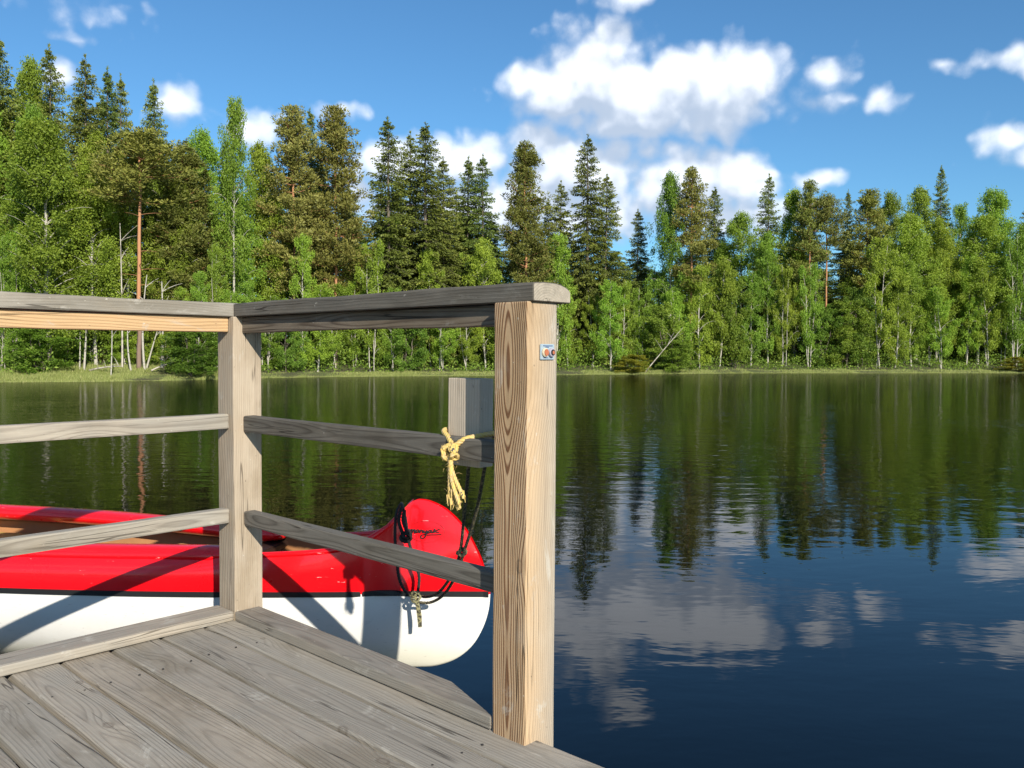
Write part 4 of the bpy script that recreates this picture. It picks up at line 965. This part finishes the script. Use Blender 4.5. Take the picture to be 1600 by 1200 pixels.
# bare stems on the left bank, leaning birch, brushwood
def stem(name, x0, y0, off, x1, y1, rad, mat, label, cat='tree', lean_d=0.0, branches=3, seed=1):
    r = np.random.default_rng(seed)
    dd_ = 45.0
    for _ in range(6): dd_ = float(shore_y((x0 - 800) / F * dd_)) + off
    b0 = np.array([(x0 - 800) / F * dd_, dd_, 0]); b0[2] = ground_at(b0[0], b0[1]) - .05
    d1 = dd_ + lean_d; tip = np.array([(x1 - 800) / F * d1, d1, EYE + (horizon_y(x1) - y1) / F * d1])
    pts = bez((0, 0, 0), tip - b0, r.normal(0, .12, 3), 9); paths = [(pts, np.linspace(rad, rad * .3, 9))]
    for q in range(branches):
        p = pts[r.integers(4, 8)]; ln = r.uniform(.4, 1.1); a_ = r.uniform(0, 6.28)
        paths.append((bez(p, p + [ln * math.cos(a_), ln * math.sin(a_) * .5, r.uniform(.1, .8)], (0, 0, .1), 4), np.linspace(rad * .35, .006, 4)))
    V_, F_ = tube_mesh(paths, 6); o = mesh_obj(name, V_, [tuple(f_) for f_ in F_], mat, smooth=True); o.location = b0
    tag(o, label, cat); return o
stem('leaning_birch', 1006, 580, .6, 1066, 512,   .042, b_dead, 'bare pale grey trunk leaning to the right over the reeds', seed=5, branches=4)
stem('slender_birch', 131, 566, 3.4, 138, 470, .055, b_birch, 'thin pale stem left of the orange pine, below the handrail', seed=7)
stem('slender_birch', 226, 570, 3.2, 231, 430, .06, b_birch, 'thin pale stem close on the right of the orange pine trunk', seed=8)
stem('slender_birch', 228, 567, 3.3, 250, 505, .05, b_birch, 'slanting pale stem right of the orange pine trunk', seed=9, branches=1)
stem('slender_birch', 205, 572, 3.0, 201, 500, .05, b_birch, 'short pale stem close on the left of the orange pine trunk', seed=10, branches=1)
stem('slender_birch', 173, 582, 1.6, 175, 470, .03, b_birch, 'very thin pale stem standing in the bank grass', seed=11)
stem('dead_tree', 191, 566, 4.0, 190, 350, .05, b_dead, 'bare grey dead tree left of the orange pine', seed=12, branches=6)
stem('slender_birch', 253, 572, 3.6, 254, 440, .07, b_birch, 'pale birch stem above the round waterline alder', seed=13)
stem('slender_birch', 124, 565, 3.6, 126, 500, .04, b_birch, 'short thin pale stem at the far left of the bank', seed=14, branches=1)

def fallen(x0, y0, x1, y1, off, rad, label, seed):
    r = np.random.default_rng(seed); dd_ = 40.0
    for _ in range(6): dd_ = float(shore_y((x0 - 800) / F * dd_)) + off
    a_ = np.array([(x0 - 800) / F * dd_, dd_, 0]); a_[2] = ground_at(a_[0], a_[1]) + .10
    e_ = np.array([(x1 - 800) / F * dd_, dd_ + r.uniform(-.5, .5), EYE + (horizon_y(x1) - y1) / F * dd_]) - a_; paths = [(bez((0, 0, 0), e_, (0, 0, .1), 8), np.linspace(rad, rad * .35, 8))]
    for q in range(7):
        p = e_ * r.uniform(.2, .95); paths.append((bez(p, p + [r.uniform(-.5, .5), r.uniform(-.3, .3), r.uniform(.05, .5)], (0, 0, .08), 4), np.linspace(rad * .35, .006, 4)))
    V_, F_ = tube_mesh(paths, 6); o = mesh_obj('fallen_branch', V_, [tuple(f_) for f_ in F_], b_dead, smooth=True); o.location = a_; tag(o, label, 'branch')
fallen(140, 566, 196, 572, 3.0, .05, 'grey fallen branch lying on the grassy bank left of the orange pine', 3)
fallen(236, 577, 268, 566, 2.4, .04, 'grey fallen branch at the foot of the bank right of the orange pine', 4)
# ------------------------------------------------------------------ grass, reeds, undergrowth
def blades(name, n_, srange, hrange, wrange, xr, label, cat, mat, seed, lean=.25, dens=None):
    r = np.random.default_rng(seed)
    px = r.uniform(xr[0], xr[1], n_); s_ = r.uniform(srange[0], srange[1], n_)
    D = np.full(n_, 45.0)
    for _ in range(6): D = shore_y((px - 800) / F * D) + s_
    X = (px - 800) / F * D
    z0 = np.maximum(bank_h(s_, X), -.02); hgt = r.uniform(*hrange, n_) * (.35 + 1.1 * (np.sin(X * 1.3) * np.sin(X * .41 + 1) * .5 + .5) * (.6 + .4 * np.sin(X * 4.1 + np.sin(X * 1.7)))); wd = r.uniform(*wrange, n_)
    ln = r.normal(0, lean, (n_, 2)) * hgt[:, None]; a_ = r.uniform(-1, 1, n_)
    b0 = np.stack([X, D, z0 - .02], 1); sd_ = np.stack([wd * np.cos(a_), wd * np.sin(a_), 0 * wd], 1)
    tip = b0 + np.stack([ln[:, 0], ln[:, 1], hgt], 1)
    V_ = np.stack([b0 - sd_ * .5, b0 + sd_ * .5, tip], 1).reshape(-1, 3)
    o = link(bpy.data.objects.new(name, fast_mesh(name, V_, np.arange(3 * n_).reshape(-1, 3), mat, r.uniform(0, 1, n_)))); tag(o, label, cat, kind='stuff'); return o
blades('shore_reeds', 44000, (-.3, .4), (.07, .17), (.012, .03), (-120, 1720), 'pale green reeds in a thin strip along the far waterline', 'reeds', m_grass, 1, .18)
blades('bank_grass', 40000, (.3, 4.6), (.10, .30), (.015, .04), (-120, 360), 'yellowish grass on the left bank below the pine', 'grass', m_grass, 2, .35)
blades('bank_grass', 24000, (.5, 2.2), (.06, .18), (.02, .05), (360, 1720), 'green grass behind the reeds at the foot of the trees', 'grass', m_grass, 3, .4)
r = np.random.default_rng(33); n_ = 52000; px = r.uniform(-100, 1700, n_); s_ = r.uniform(1.8, 9, n_); D = np.full(n_, 45.0)
for _ in range(6): D = shore_y((px - 800) / F * D) + s_
X = (px - 800) / F * D; hz = r.uniform(0, 1, n_) ** 1.4 * (.35 + 1.1 * np.clip(np.sin(X * .9) * np.sin(X * .37 + 2) + .45, 0, 1))
keep = ~((px > 90) & (px < 260) & (s_ < 4.6)); Cc = np.stack([X, D, bank_h(s_, X) + hz], 1)[keep]; V_, F_ = cards(Cc, r.normal(size=Cc.shape) + [0, 0, .3], r.uniform(.10, .2, len(Cc)), r.uniform(.05, .11, len(Cc)), r)
o = link(bpy.data.objects.new('undergrowth', fast_mesh('undergrowth', V_, F_, m_alder, r.uniform(0, 1, len(Cc))))); tag(o, 'low leafy undergrowth on the forest floor beneath the trees', 'undergrowth', kind='stuff')
for nm in ('shore_reeds', 'bank_grass', 'bank_grass.001', 'undergrowth'):
    if nm in bpy.data.objects: bpy.data.objects[nm].color = (1, 1, 1, 1)

sc.cycles.max_bounces = 6; sc.cycles.diffuse_bounces = 3; sc.cycles.glossy_bounces = 3; sc.cycles.transmission_bounces = 2; sc.cycles.transparent_max_bounces = 8; sc.cycles.use_denoising = True; sc.cycles.use_adaptive_sampling = True; sc.cycles.adaptive_threshold = .015
world.cycles.sampling_method = 'MANUAL'; world.cycles.sample_map_resolution = 512
sc.cycles.caustics_reflective = True; sc.cycles.sample_clamp_indirect = 6
